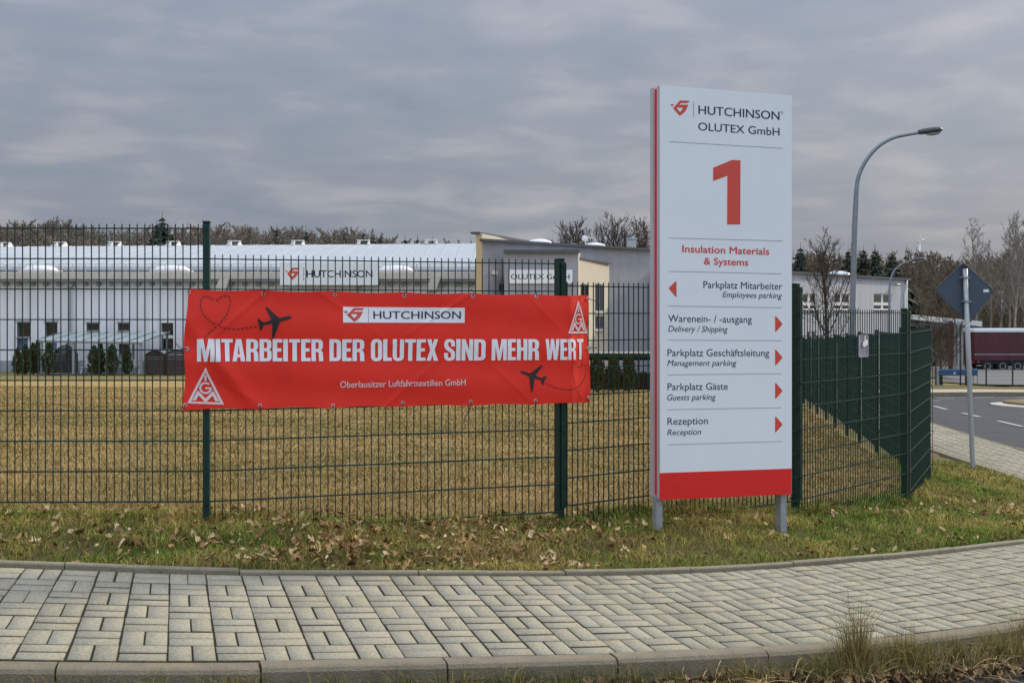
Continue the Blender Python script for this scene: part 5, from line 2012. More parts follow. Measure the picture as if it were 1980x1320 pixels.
ZT_ = 106.0
tr = thing('truck_trailer', (at(1935, 716, ZT_)[0], ZT_, gxy(at(1935, 716, ZT_)[0], ZT_)), 'dark burgundy truck trailer with white roof edge parked in the yard', 'trailer')
x0 = at(1884, 0, ZT_)[0]; x1 = x0 + 13.6
zg = EYE - (718.5 - HY) * ZT_ / F
zt = EYE - (635 - HY) * ZT_ / F
zb_ = EYE - (697 - HY) * ZT_ / F
# make the ground below meet the wheels
mb = MB(); mb.box(((x0 + x1) / 2, ZT_ + 1.25, (zb_ + zt - .34) / 2), x1 - x0, 2.5, zt - .34 - zb_, bev=.03)
for k in range(1, 24):
    mb.box((x0 + k * .58, ZT_ - .006, (zb_ + zt) / 2 - .1), .045, .01, zt - zb_ - .7, mi=1)
body = mb.build('tarpaulin_body', [M['trailer'], M['brown_red']], tr)
mb = MB(); mb.box((x0 + .35, ZT_ - .02, zb_ - .12), .22, .05, .10, bev=.01); mb.build('marker_lamp', M['orange_red'], tr)
mb = MB(); mb.box((x0 - .03, ZT_ + .35, zb_ - .15), .06, .45, .14, bev=.01); mb.build('tail_light', M['red'], tr)
mb = MB(); mb.box((x0 + 4.6, ZT_ + .1, zb_ - .75), 3.2, .04, .55, bev=.01); mb.build('side_guard', M['grey_metal'], tr)
mb = MB(); mb.box(((x0 + x1) / 2, ZT_ + 1.25, zt - .17), x1 - x0 + .1, 2.56, .335, bev=.05); mb.build('roof_edge', M['sign_white'], body)
mb = MB(); mb.box(((x0 + x1) / 2, ZT_ - .01, zb_ + .55), x1 - x0, .03, .05); mb.build('strap_line', M['sign_edge'], body)
mb = MB(); mb.box(((x0 + x1) / 2, ZT_ + 1.25, zb_ - .15), x1 - x0 - .1, 2.3, .28); mb.box((x0 + .9, ZT_ + .25, zb_ - .45), 1.2, .12, .12, mi=1); mb.build('chassis', [M['rubber'], M['galv']], tr)
for px in (1910, 1939.5, 1968.5):
    x = at(px, 0, ZT_)[0]
    for yy in (ZT_ + .02, ZT_ + 2.15):
        mb = MB(); r = .50
        zc = zg + r
        prof = [(.30, 0), (.46, .0), (.50, .05), (.50, .28), (.46, .33), (.30, .33)]
        V, fs = [], []
        for k in range(24):
            a = 2 * math.pi * k / 24
            for rr_, w in prof:
                V.append((x + rr_ * math.cos(a), yy + w, zc + rr_ * math.sin(a)))
        for k in range(24):
            for j in range(5):
                k2 = (k + 1) % 24
                fs.append((k * 6 + j, k2 * 6 + j, k2 * 6 + j + 1, k * 6 + j + 1))
        mb.add(V, fs)
        wh = mb.build('wheel', M['rubber'], tr)
        mb = MB(); mb.tube([(x, yy + .06, zc), (x, yy + .12, zc)], .29, k=20); mb.tube([(x, yy + .0, zc), (x, yy + .06, zc)], .12, k=12)
        V, fs = [], []
        for k in range(24):
            a = 2 * math.pi * k / 24
            V += [(x + .30 * math.cos(a), yy + .03, zc + .30 * math.sin(a)), (x + .23 * math.cos(a), yy + .03, zc + .23 * math.sin(a))]
        mb.add(V, [(2 * k, 2 * ((k + 1) % 24), 2 * ((k + 1) % 24) + 1, 2 * k + 1) for k in range(24)], 1)
        mb.build('rim', [M['rubber'], M['galv']], wh)

bgp = hit(1850, 744)
ZG = bgp[1]
bg = thing('yard_barrier', tuple(bgp), 'low blue barrier beam on dark posts across the yard entrance', 'barrier')
mb = MB(); a, b = at(1818, 719.5, ZG), at(1889, 720, ZG); c = (a + b) / 2
mb.box(c, b[0] - a[0], .22, 11.5 * ZG / F, bev=.02)
mb.tube([at(1844, 721, ZG) + np.array([0, -.115, 0]), at(1844, 721, ZG) + np.array([0, -.13, 0])], .05, k=10, mi=1)
mb.build('beam', [M['blue'], M['sign_white']], bg)
for px, m_, w in ((1821, 'tie', .09), (1815, 'galv', .13), (1870.5, 'tie', .08)):
    x = (px - 990) * ZG / F; g = gxy(x, ZG); zt_ = EYE - (716 - HY) * ZG / F
    mb = MB(); mb.box((x, ZG + .18, (g + zt_) / 2), w, w, zt_ - g + .05, bev=.01); mb.build('post', M[m_], bg)
mb = MB(); x = (1885 - 990) * ZG / F; g = gxy(x, ZG); zt_ = EYE - (716 - HY) * ZG / F
mb.tube([(x, ZG + .2, g), (x, ZG + .2, zt_), (x + .12, ZG + .2, zt_ + .08), (x + .2, ZG + .2, zt_ - .05), (x + .22, ZG + .2, g)], .03, k=6); mb.build('end_loop', M['galv'], bg)

yf = thing('yard_fence', (hit(1857, 746)[0], hit(1857, 746)[1], hit(1857, 746)[2]), 'low dark wire fence on thin posts along the far side of the road', 'fence')
ZF = ZG - .8
prevx = None
xs_f = [(px - 990) * ZF / F for px in (1790, 1809.5, 1857, 1907, 1958, 2010, 2062)]
for x in xs_f:
    g = gxy(x, ZF); zt_ = EYE - (695 - HY) * ZF / F
    zt_ = min(zt_, g + 1.25)
    mb = MB(); mb.box((x, ZF, (g + zt_) / 2), .055, .055, zt_ - g, bev=.004); mb.build('post', M['tie'], yf)
for xa, xb in zip(xs_f[:-1], xs_f[1:]):
    mb = MB()
    ga_, gb_ = gxy(xa, ZF), gxy(xb, ZF)
    for k in range(7):
        h = .1 + k * .18
        mb.tube([(xa, ZF, ga_ + h), (xb, ZF, gb_ + h)], .0035, k=4)
    mb.build('wire_mesh', M['tie'], yf)

# bin / dark hedge block left of the barrier, seen past the fence end
# wind turbine far away
ZW = 900.0
wt = thing('wind_turbine', (at(1781, 530, ZW)[0], ZW, at(1781, 560, ZW)[2]), 'tiny white wind turbine on the horizon above the woods', 'wind turbine')
hub = at(1781.5, 467, ZW)
mb = MB(); mb.tube([(hub[0] - 1, ZW + 4, hub[2] - 50), (hub[0], ZW + 4, hub[2])], [1.1, .6], k=10); mb.build('tower', M['white'], wt, smooth=True)
mb = MB(); mb.box(hub + np.array([0, 3, 0]), 1.8, 6, 1.8, bev=.4); mb.build('nacelle', M['white'], wt)
for a in (100, 33, 232):
    mb = MB(); a = math.radians(a); dv = np.array([math.cos(a), -.05, math.sin(a)]); L = 15 * ZW / F if a < 2 else 13 * ZW / F
    mb.tube([hub, hub + dv * L * .2, hub + dv * L], [.5, .75, .2], k=6); mb.build('blade', M['white'], wt)


# ------------------------------------------------------------------ trees
def grow_tree(seed, h, r0, n1=14, n2=7, n3=5, spread=.5, first=.25, upward=.55, l1=.42, gnarl=.12, lead=.92):
    """bare tree: returns limb segments and twig segments (p0, p1, r0, r1)"""
    rs = np.random.default_rng(seed)
    limbs, twigs = [], []

    def run(p, d, L, ra, rb, n, store, wob, lift):
        pts = [p]
        d = d / np.linalg.norm(d)
        for i in range(n):
            d = d + rs.normal(0, wob, 3) + np.array([0, 0, lift])
            d /= np.linalg.norm(d)
            q = pts[-1] + d * L / n
            t0, t1 = i / n, (i + 1) / n
            store.append((pts[-1], q, ra + (rb - ra) * t0, ra + (rb - ra) * t1))
            pts.append(q)
        return pts, d
    pts, _ = run(np.zeros(3), np.array([rs.normal(0, .03), rs.normal(0, .03), 1.0]), h * lead, r0, r0 * .12, 9, limbs, .045, .02)
    pts = np.array(pts)

    def point(pts, u):
        f = u * (len(pts) - 1)
        i = min(int(f), len(pts) - 2)
        return pts[i] + (pts[i + 1] - pts[i]) * (f - i), pts[i + 1] - pts[i]
    for i in range(n1):
        u = first + (1 - first) * (i + rs.random() * .8) / n1
        p, td = point(pts, min(u, .98))
        az = i * 2.4 + rs.normal(0, .4)
        out = np.array([math.cos(az), math.sin(az), 0])
        L = h * l1 * (1.05 - .75 * (u - first) / (1 - first)) * rs.uniform(.75, 1.15)
        d = out * spread * 2 * (1 - upward * .5) + np.array([0, 0, upward * 1.4])
        rb = r0 * (1 - u * .85) * .42
        p1, _ = run(p, d, L, rb, rb * .2, 5, limbs, gnarl, .06)
        p1 = np.array(p1)
        for j in range(n2):
            v = .2 + .8 * (j + rs.random() * .6) / n2
            q, td2 = point(p1, min(v, .98))
            td2 = td2 / np.linalg.norm(td2)
            d2 = td2 * .8 + rs.normal(0, .55, 3) + np.array([0, 0, .25])
            L2 = L * .42 * (1.1 - .6 * v) * rs.uniform(.7, 1.2)
            p2, _ = run(q, d2, L2, rb * .38, rb * .10, 3, twigs, gnarl * 1.2, .06)
            p2 = np.array(p2)
            for k in range(n3):
                w = .15 + .8 * (k + rs.random()) / n3
                q3, td3 = point(p2, min(w, .98))
                td3 = td3 / np.linalg.norm(td3)
                d3 = td3 + rs.normal(0, .5, 3) + np.array([0, 0, .15])
                run(q3, d3, L2 * .5 * rs.uniform(.6, 1.2), rb * .13, rb * .06, 2, twigs, gnarl, .04)
    zm = max(max(q[1][2] for q in limbs), max(q[1][2] for q in twigs))
    f_ = h / zm
    sc3 = np.array([1, 1, f_])
    limbs = [(p * sc3, q * sc3, a, b) for p, q, a, b in limbs]
    twigs = [(p * sc3, q * sc3, a, b) for p, q, a, b in twigs]
    return limbs, twigs


def seg_mesh(segs, k, rmin=0.0):
    P0 = np.array([s[0] for s in segs]); P1 = np.array([s[1] for s in segs])
    r0 = np.maximum([s[2] for s in segs], rmin); r1 = np.maximum([s[3] for s in segs], rmin)
    d = P1 - P0
    d /= np.linalg.norm(d, axis=1)[:, None] + 1e-9
    up = np.where(np.abs(d[:, 2:3]) < .9, np.array([[0, 0, 1.0]]), np.array([[1.0, 0, 0]]))
    s = np.cross(d, up); s /= np.linalg.norm(s, axis=1)[:, None] + 1e-9
    t = np.cross(s, d)
    V, n = [], len(segs)
    for P, r in ((P0, r0), (P1 + d * (r1[:, None] * .3), r1)):
        for j in range(k):
            a = 2 * math.pi * j / k
            V.append(P + (math.cos(a) * s + math.sin(a) * t) * r[:, None])
    V = np.stack(V, 1)            # n, 2k, 3
    base = np.arange(n)[:, None] * 2 * k
    T = []
    for j in range(k):
        j2 = (j + 1) % k
        T.append(np.concatenate([base + j, base + j2, base + k + j2, base + k + j], 1))
    return V.reshape(-1, 3), np.concatenate(T, 0)


def tree_thing(name, x, y, segs, mats, label, cat, group=None, rz=0.0, sc=1.0, rmin=.006, sink=.15):
    g = gxy(x, y) - sink
    th = thing(name, (x, y, g), label, cat, group)
    limbs, twigs = segs
    V, T = seg_mesh(limbs, 6)
    ca, sa = math.cos(rz), math.sin(rz)
    Rm = np.array([[ca, -sa, 0], [sa, ca, 0], [0, 0, 1]])
    off = np.array([x, y, g])
    fast_mesh('trunk', V @ Rm.T * sc + off, T, mats[0], smooth=True, parent=th)
    V, T = seg_mesh(twigs, 3, rmin)
    fast_mesh('crown', V @ Rm.T * sc + off, T, mats[1], parent=th)
    return th


def spruce_arrays(seed, h, r, tiers=22, per=9):
    rs = np.random.default_rng(seed)
    V, T = [], []
    for i in range(tiers):
        u = .10 + .9 * i / tiers
        z = h * u
        R_ = r * (1 - u) ** .72 * rs.uniform(.75, 1.18) + .05
        for j in range(per):
            a = 2 * math.pi * (j + rs.random() * .8) / per + i
            L = R_ * rs.uniform(.65, 1.15)
            dr = np.array([math.cos(a), math.sin(a), 0])
            sd_ = np.array([-dr[1], dr[0], 0])
            droop = -.35 * L
            w = L * .24 + .05
            for s in range(3):
                f0, f1 = s / 3, (s + 1) / 3
                zz0, zz1 = z + droop * f0 * f0 * 1.2, z + droop * f1 * f1 * 1.2
                w0, w1 = w * (1 - .2 * f0), w * (1 - f1 * .85)
                b = len(V)
                j_ = rs.normal(0, .03 * h / 10, 3)
                V += [dr * L * f0 - sd_ * w0 + (0, 0, zz0), dr * L * f0 + sd_ * w0 + (0, 0, zz0), dr * L * f1 + sd_ * w1 + (0, 0, zz1) + j_, dr * L * f1 - sd_ * w1 + (0, 0, zz1) + j_]
                T.append((b, b + 1, b + 2, b + 3))
            # hanging sprays
            for s in range(2):
                f = rs.uniform(.35, 1)
                c = dr * L * f + np.array([0, 0, z + droop * f * f * 1.2])
                b = len(V)
                hgt = L * .32 + .12
                V += [c - sd_ * w * .7, c + sd_ * w * .7, c + sd_ * w * .25 + np.array([0, 0, -hgt]) + dr * .05, c - sd_ * w * .25 + np.array([0, 0, -hgt])]
                T.append((b, b + 1, b + 2, b + 3))
    b = len(V)
    V += [np.array([-.05, 0, h * .93]), np.array([.05, 0, h * .93]), np.array([.012, 0, h * 1.03]), np.array([-.012, 0, h * 1.03])]
    T.append((b, b + 1, b + 2, b + 3))
    return np.array(V), np.array(T)


def spruce_thing(x, y, h, r, seed, label, group=None):
    g = gxy(x, y) - .2
    th = thing('spruce_tree', (x, y, g), label, 'tree', group)
    V, T = spruce_arrays(seed, h, r, tiers=30, per=13)
    fast_mesh('crown', V + np.array([x, y, g]), T, M['needle'], parent=th)
    mb = MB(); mb.tube([(x, y, g - .2), (x, y, g + h * .9)], [h * .016, .03], k=7); mb.build('trunk', M['bark'], th)


def top_to_h(px, py, Z):
    p = at(px, py, Z)
    return p[0], Z, p[2] - gxy(p[0], Z) + .15


# the young tree in front of the right wing
x, y, h = top_to_h(1601, 438, 37.5)
tree_thing('bare_tree', x, y, grow_tree(5, h, .085, n1=24, n2=9, n3=4, spread=.50, first=.30, upward=.85, l1=.40, gnarl=.10, lead=.82), (M['bark'], M['bark']), 'young bare tree with upright branches in front of the right white wing', 'tree', rmin=.005)
# the bare trees behind the entrance building
bt = [(1098, 436, 100, 31, 'low bare tree behind the two rooflight domes, leftmost of its row'), (1130, 412, 104, 32, 'tall bare tree behind the satellite dish'), (1163, 408, 106, 33, 'tall wide bare tree rising above the right roof dome'),
      (1190, 432, 103, 34, 'bare tree with rounded crown left of the square roof vent'), (1240, 415, 108, 35, 'upright bare tree partly hidden by the left edge of the pylon sign'), (1262, 420, 110, 36, 'upright bare tree almost hidden behind the pylon sign')]
for px, py, Z, sd_, lb_ in bt:
    x, y, h = top_to_h(px, py, Z)
    up = sd_ >= 35
    tree_thing('bare_tree', x, y, grow_tree(sd_, h, .20, n1=22, n2=10, n3=5, spread=.30 if up else .52, first=.22, upward=.95 if up else .75, l1=.36 if up else .42, lead=.85 if up else .70), (M['bark'], M['twig'] if up else M['bark']), lb_, 'tree', 'bare trees behind the entrance building', rmin=.016)
# conifers that stand out from the woods
sp_list = [(314, 414, 160, .34, 'dark spruce standing highest above the hall roof left of the tall fence post'), (303, 428, 158, .28, 'smaller dark spruce joined to the left of the highest spruce'), (592, 442, 170, .2, 'slim spruce among bare trees behind the middle of the hall roof'),
           (535, 438, 172, .18, 'narrow spruce above the hall roof left of the hall sign'), (703, 446, 165, .2, 'dark spruce above the hall roof right of the hall sign'), (723, 452, 160, .22, 'short dark spruce next to the last ridge vents'), (735, 455, 168, .2, 'pointed small spruce third in the dark group behind the roof'),
           (783, 458, 170, .28, 'wide low spruce behind the right part of the hall roof'), (807, 458, 175, .16, 'thin spruce tip far right behind the hall roof'), (836, 460, 178, .2, 'tiny spruce tip left of the entrance building'),
           (1725, 488, 120, 0.42, 'broad dark spruce behind the far curved lamp'), (1548, 474, 150, 0.29, 'spruce tip just right of the pylon sign'), (1670, 478, 160, 0.31, 'spruce tip right of the tall lamp pole'), (1693, 480, 158, 0.34, 'wide spruce right of the tall lamp pole'), (1640, 480, 165, 0.29, 'spruce tip left of the tall lamp pole')]
for i, (px, py, Z, ra, lb_) in enumerate(sp_list):
    x, y, h = top_to_h(px, py, Z)
    spruce_thing(x, y, h, h * ra, 200 + i, lb_, 'spruces in the woods')
# pale birches and poplars at the right
bi = [(1893, 420, 112, 51, 'slender pale birch rising highest left of the right-hand trees'), (1878, 470, 116, 52, 'thin pale birch behind the diamond sign'), (1928, 448, 120, 53, 'pale birch behind the thin yard lamp'), (1948, 425, 114, 54, 'tall pale birch between yard lamp and frame edge'),
      (1962, 405, 110, 55, 'tall many-branched pale tree at the right edge'), (1978, 400, 112, 56, 'tallest pale tree cut by the right frame edge'), (1910, 462, 124, 57, 'short pale birch behind the diamond sign tip'), (1992, 415, 116, 58, 'pale tree mostly beyond the right frame edge')]
for px, py, Z, sd_, lb_ in bi:
    x, y, h = top_to_h(px, py, Z)
    tree_thing('birch_tree', x, y, grow_tree(sd_, h, .15, n1=20, n2=7, n3=4, spread=.34, first=.34, upward=.8, l1=.27, gnarl=.11), (M['birch'], M['birch']), lb_, 'tree', 'pale trees behind the truck trailer', rmin=.014)

# the woods: bare trees and conifers massed on the rise, too many and too far to count
def woodland(name, label, rows, seed, variants, m_):
    rs = np.random.default_rng(seed)
    VV, TT, n = [], [], 0
    for (xa, xb, Z, ptop_fun, step, kinds) in rows:
        x = xa
        while x < xb:
            yy = Z + rs.uniform(-6, 6)
            xx = x + rs.uniform(-.5, .5) * step
            g = gxy(xx, yy) - .3
            px = 990 + F * xx / yy
            tz = EYE + (HY - ptop_fun(px) - rs.normal(0, 3) + (rs.random() ** 2) * -8 + 2) * yy / F
            h = max(tz - g, 3.0)
            V, T, hv = variants[rs.integers(0, kinds) if rs.random() < .86 or kinds == len(variants) else rs.integers(kinds, len(variants))]
            a = rs.random() * 6.28
            ca, sa = math.cos(a), math.sin(a)
            s = h / hv
            P = V * np.array([s * rs.uniform(.8, 1.15), s * rs.uniform(.8, 1.15), s])
            P = np.stack([P[:, 0] * ca - P[:, 1] * sa + xx, P[:, 0] * sa + P[:, 1] * ca + yy, P[:, 2] + g], 1)
            VV.append(P); TT.append(T + n); n += len(P)
            x += step * rs.uniform(.7, 1.3)
    o = fast_mesh(name, np.concatenate(VV), np.concatenate(TT), m_)
    return tag(o, label, 'woods', kind='stuff')


vb = []
for i in range(6):
    L_, W_2 = grow_tree(300 + i, 14, .16, n1=17, n2=8, n3=4, spread=.50, first=.12, upward=.8, l1=.40, gnarl=.14, lead=.85)
    Vl, Tl = seg_mesh(L_ + W_2, 3, .036)
    vb.append((Vl, Tl, 14.0))
M['wood_l'] = mat('brown_winter_twigs', (.195, .165, .130), .95, .06, .30)
M['wood_r'] = mat('red_brown_twigs', (.185, .140, .088), .95, .05, .30, col2=(.150, .130, .078))
topL = lambda px: np.interp(px, [-100, 0, 60, 130, 200, 280, 420, 500, 620, 680, 740, 800, 900, 1000, 1300], [428, 430, 424, 430, 446, 442, 436, 440, 444, 442, 458, 466, 470, 474, 476])
topR = lambda px: np.interp(px, [1200, 1500, 1560, 1620, 1700, 1750, 1790, 1840, 1900, 1980, 2100], [486, 482, 484, 486, 492, 488, 480, 494, 488, 480, 478])
low = lambda f, k: (lambda px: f(px) + k)
woodland('woodland', 'brown leafless woods rising behind the hall roof', [(-92, 26, 215, low(topL, -3), 1.3, 6), (-92, 26, 205, topL, 1.3, 6), (-86, 24, 190, low(topL, 4), 1.3, 6), (-80, 22, 178, low(topL, 10), 1.3, 6), (-76, 20, 166, low(topL, 18), 1.4, 6), (-74, 18, 154, low(topL, 26), 1.5, 6)], 1, vb, M['wood_l'])
woodland('woodland', 'reddish brown thicket and woods behind the right wing and the trailer', [(34, 108, 210, topR, 1.5, 6), (34, 104, 198, low(topR, 5), 1.5, 6), (32, 100, 184, low(topR, 12), 1.4, 6), (28, 90, 168, low(topR, 22), 1.4, 6), (26, 80, 150, low(topR, 38), 1.3, 6), (34, 74, 134, low(topR, 60), 1.2, 6), (36, 70, 124, low(topR, 86), 1.2, 6)], 2, vb, M['wood_r'])
vs_ = []
for i in range(4):
    V, T = spruce_arrays(400 + i, 12, 2.2, tiers=14, per=8)
    vs_.append((V, T, 12.0))
topS = lambda px: np.interp(px, [600, 900, 1000, 1500, 1560, 1700, 1800, 1850, 1980], [462, 468, 470, 480, 479, 484, 480, 490, 490])
woodland('conifer_belt', 'dark conifers along the skyline of the woods', [(-26, 10, 212, topS, 2.6, 4), (45, 112, 214, topS, 2.4, 4), (45, 80, 198, low(topS, 8), 5.5, 4)], 3, vs_, M['needle'])
# bare shrub in front of the loading canopy
x, y, h = top_to_h(1822, 560, 60)
tree_thing('bare_shrub', x, y, grow_tree(91, h, .05, n1=16, n2=7, n3=4, spread=.5, first=.1, upward=.7, l1=.55), (M['bark'], M['bark']), 'thin dark bare shrub in front of the loading canopy left of the sign pole', 'shrub', rmin=.010)


# ------------------------------------------------------------------ grass
def blades(x, y, z, h, w, lean, col, rs):
    n = len(x)
    az = rs.random(n) * 2 * np.pi
    f = rs.random(n) * 2 * np.pi
    side = np.stack([np.cos(f), np.sin(f), np.zeros(n)], 1) * (w / 2)[:, None]
    dirv = np.stack([np.cos(az), np.sin(az), np.zeros(n)], 1)
    p0 = np.stack([x, y, z], 1)
    p1 = p0 + dirv * (h * lean * .35)[:, None] + np.array([0, 0, 1.0]) * (h * .6)[:, None]
    p2 = p0 + dirv * (h * lean)[:, None] + np.array([0, 0, 1.0]) * (h * (1 - .35 * lean))[:, None]
    V = np.stack([p0 - side, p0 + side, p1 - side * .75, p1 + side * .75, p2], 1).reshape(-1, 3)
    b = np.arange(n)[:, None] * 5
    T = np.concatenate([b + [0, 1, 3], b + [0, 3, 2], b + [2, 3, 4]], 0)
    C = np.repeat(col, 5, 0)
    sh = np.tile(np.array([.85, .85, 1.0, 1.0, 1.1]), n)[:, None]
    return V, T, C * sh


m_grass = mat('grass_blade', (1, 1, 1), .8, 0, attr='Col', spec=.2)
rs = np.random.default_rng(21)
N = 860000
gx = rs.uniform(-7.6, 8.6, N)
gy = rs.uniform(5.8, 19.0, N)
keep = rs.random(N) < np.clip((9.5 / gy) ** 2, .1, 1)
keep &= np.abs(gx) < gy * .56 + 1.6
gx, gy = gx[keep], gy[keep]
D_, Sa_ = dist_to_curve(gx, gy)
FD_ = dist_to_fence(gx, gy)
k_ = (D_ > width_at(Sa_) + .075) & (FD_ > -.30)
gx, gy, D_, FD_ = gx[k_], gy[k_], D_[k_], FD_[k_]
n1, n2, n3 = vnoise(gx, gy, .28, 11), vnoise(gx, gy, .9, 12), vnoise(gx, gy, .10, 13)
dry = np.clip(1.05 * n1 + .95 * n2 - .55 - .22 * np.clip((gx - .8) / 2.5, 0, 1) + .25 * np.clip((gx - 3.4) / 2, 0, 1) + rs.normal(0, .16, len(gx)), 0, 1)
gc = np.array([.125, .195, .022]) * (1 - dry[:, None]) + np.array([.47, .34, .105]) * dry[:, None]
hl = rs.random(len(gx)) < .10
gc[hl] = np.array([.34, .36, .06])
gc = gc * rs.uniform(.40, 1.45, (len(gx), 1)) * (.65 + .7 * n3[:, None])
gh = (.030 + .085 * n1 * rs.random(len(gx)) + .040 * n3) * np.clip(1.15 - .35 * dry, .5, 1.3)
gh *= np.where((np.abs(FD_) < .12), 1.45, 1.0)
gz = ground(gx, gy) - .03 + soil_bump(gx, gy)
lean = np.clip(rs.normal(.8, .35, len(gx)), .1, 1.5)
V1, T1, C1 = blades(gx, gy, gz, gh, rs.uniform(.0028, .0052, len(gx)) * np.clip(gy / 8, 1, 2), lean, gc, rs)
vg = fast_mesh('verge_grass', V1, T1, m_grass, C1)
tag(vg, 'patchy green and yellow grass between the fence and the pavement', 'grass', kind='stuff')
# dry lawn beyond the fence
N = 1040000
gy = 7.5 * (46 / 7.5) ** (rs.random(N))
gx = (rs.random(N) - .5) * 2 * (gy * .54 + 1.5)
FD_ = dist_to_fence(gx, gy)
k_ = (FD_ < -.12) & (rs.random(N) < np.clip((gy / 11) ** 1.2, .5, 1) * .62)
gx, gy = gx[k_], gy[k_]
n1, n2 = vnoise(gx, gy, .5, 3), vnoise(gx, gy, 2.2, 4)
pm = np.clip(.6 * n1 + 1.1 * n2 - .45, 0, 1)[:, None]
gcol = np.array([.46, .33, .138])[None] * (1 - pm) + np.array([.27, .215, .075])[None] * pm
gr = rs.random(len(gx)) < .05 + .25 * np.clip(vnoise(gx, gy, 1.6, 71) * 2.4 - 1.4, 0, 1)
gcol[gr] = np.array([.12, .125, .035])
gcol = gcol * rs.uniform(.45, 1.45, (len(gx), 1))
gz = ground(gx, gy) - .02 + soil_bump(gx, gy)
big = np.clip(gy / 9, 1, 3.0)
V1, T1, C1 = blades(gx, gy, gz, rs.uniform(.025, .065, len(gx)) * big ** .35, rs.uniform(.0035, .006, len(gx)) * big, np.clip(rs.normal(1.0, .3, len(gx)), .2, 1.6), gcol, rs)
lg = fast_mesh('lawn_grass', V1, T1, m_grass, C1)
tag(lg, 'short dry tan lawn behind the green fence', 'grass', kind='stuff')

# grass and dead stalks at the foot of the kerb
def kerb_spot(px, off):
    """point at the foot of the kerb below pixel column px, off metres out into the road"""
    best = None
    pr = 990 + F * OC[:, 0] / OC[:, 1]
    i = int(np.argmin(np.abs(pr - px) + (OC[:, 1] > 9) * 1e4))
    n = -NRM[i]
    return OC[i, 0] + n[0] * (.14 + off), OC[i, 1] + n[1] * (.14 + off), OC[i, 2] - .125


dens = [(-60, .8), (300, 1.5), (340, 2), (420, 4), (520, 2), (620, 2.2), (720, 4), (800, 2.2), (880, 3.0), (940, 5.0), (1040, 3), (1150, 3.2), (1260, 2.6), (1330, 4.5), (1400, 6.0), (1440, 5.0), (1500, 5), (1560, 9), (1600, 13), (1640, 10), (1700, 11), (1760, 10), (1820, 9), (1880, 11), (1940, 13), (1990, 13)]
dp, dv = [d[0] for d in dens], [d[1] for d in dens]
K = 8000
pxs = rs.uniform(-60, 1990, K * 3)
keep = rs.random(K * 3) < np.interp(pxs, dp, dv) / 13 * (.12 + 2.2 * vnoise(pxs, pxs * 0, 20, 33) ** 2.2)
pxs = pxs[keep]
off = np.abs(rs.normal(0, .09, len(pxs))) * np.interp(pxs, [0, 1200, 1500, 2000], [.35, .6, 1.0, 1.5])
KP = np.array([kerb_spot(p, o) for p, o in zip(pxs, off)])
tall = np.interp(pxs, [0, 1200, 1300, 1400, 1500, 1560, 1600, 1640, 1720, 1830, 1900, 1990], [.17, .17, .16, .17, .15, .20, .32, .24, .24, .20, .22, .26])
hh_ = tall * rs.uniform(.25, 1.1, len(pxs))
dry = np.clip(rs.normal(.33, .3, len(pxs)) + np.interp(pxs, [0, 1300, 1600, 2000], [-.05, -.1, .15, .2]), 0, 1)
kc = (np.array([.100, .130, .024]) * (1 - dry[:, None]) + np.array([.40, .28, .115]) * dry[:, None]) * rs.uniform(.6, 1.25, (len(pxs), 1))
V1, T1, C1 = blades(KP[:, 0], KP[:, 1], KP[:, 2], hh_, rs.uniform(.0022, .0042, len(pxs)), np.clip(rs.normal(.5, .3, len(pxs)), .05, 1.3), kc, rs)
kg = fast_mesh('kerb_grass', V1, T1, m_grass, C1)
tag(kg, 'weedy grass growing along the foot of the kerb', 'grass', kind='stuff')
# long dead stalks bent over the litter
n = 230
pxs = rs.uniform(1250, 1995, n)
off = np.abs(rs.normal(.05, .14, n))
VV, TT, CC_, nv = [], [], [], 0
for i in range(n):
    b = np.array(kerb_spot(pxs[i], off[i])) + np.array([0, 0, .02])
    a = rs.random() * 6.28
    L_ = rs.uniform(.10, .32)
    d_ = np.array([math.cos(a), math.sin(a), 0])
    lift = rs.uniform(.02, .5)
    w = np.array([-d_[1], d_[0], 0]) * rs.uniform(.0012, .0024)
    c_ = np.array([.52, .38, .17]) * rs.uniform(.45, 1.15)
    for k in range(7):
        u = k / 6
        p = b + d_ * L_ * u + np.array([0, 0, L_ * lift * (u * 2 - 1.7 * u * u)])
        VV += [p - w, p + w]; CC_ += [c_, c_]
        if k:
            TT.append((nv + 2 * k - 2, nv + 2 * k - 1, nv + 2 * k + 1, nv + 2 * k))
    nv += 14
tag(fast_mesh('dry_stalks', np.array(VV), np.array(TT), m_grass, np.array(CC_)), 'pale dead grass stalks bent over the gutter at the kerb', 'dry grass', kind='stuff')


def tuft(px, off, n, h, label, seed):
    r2 = np.random.default_rng(seed)
    c = kerb_spot(px, off)
    th = thing('grass_tuft', c, label, 'grass tuft', 'tall grass tufts at the kerb')
    rr = np.abs(r2.normal(0, .045, n)); a = r2.random(n) * 6.28
    x, y = c[0] + rr * np.cos(a), c[1] + rr * np.sin(a)
    dry = np.clip(r2.normal(.6, .25, n), 0, 1)
    kc = (np.array([.105, .130, .024]) * (1 - dry[:, None]) + np.array([.40, .28, .10]) * dry[:, None]) * r2.uniform(.6, 1.2, (n, 1))
    V, T, C_ = blades(x, y, np.full(n, c[2] - .01), h * r2.uniform(.35, 1.05, n), r2.uniform(.0022, .0038, n), np.clip(r2.normal(.32, .22, n), .02, 1.1), kc, r2)
    fast_mesh('blades', V, T, m_grass, C_, parent=th)


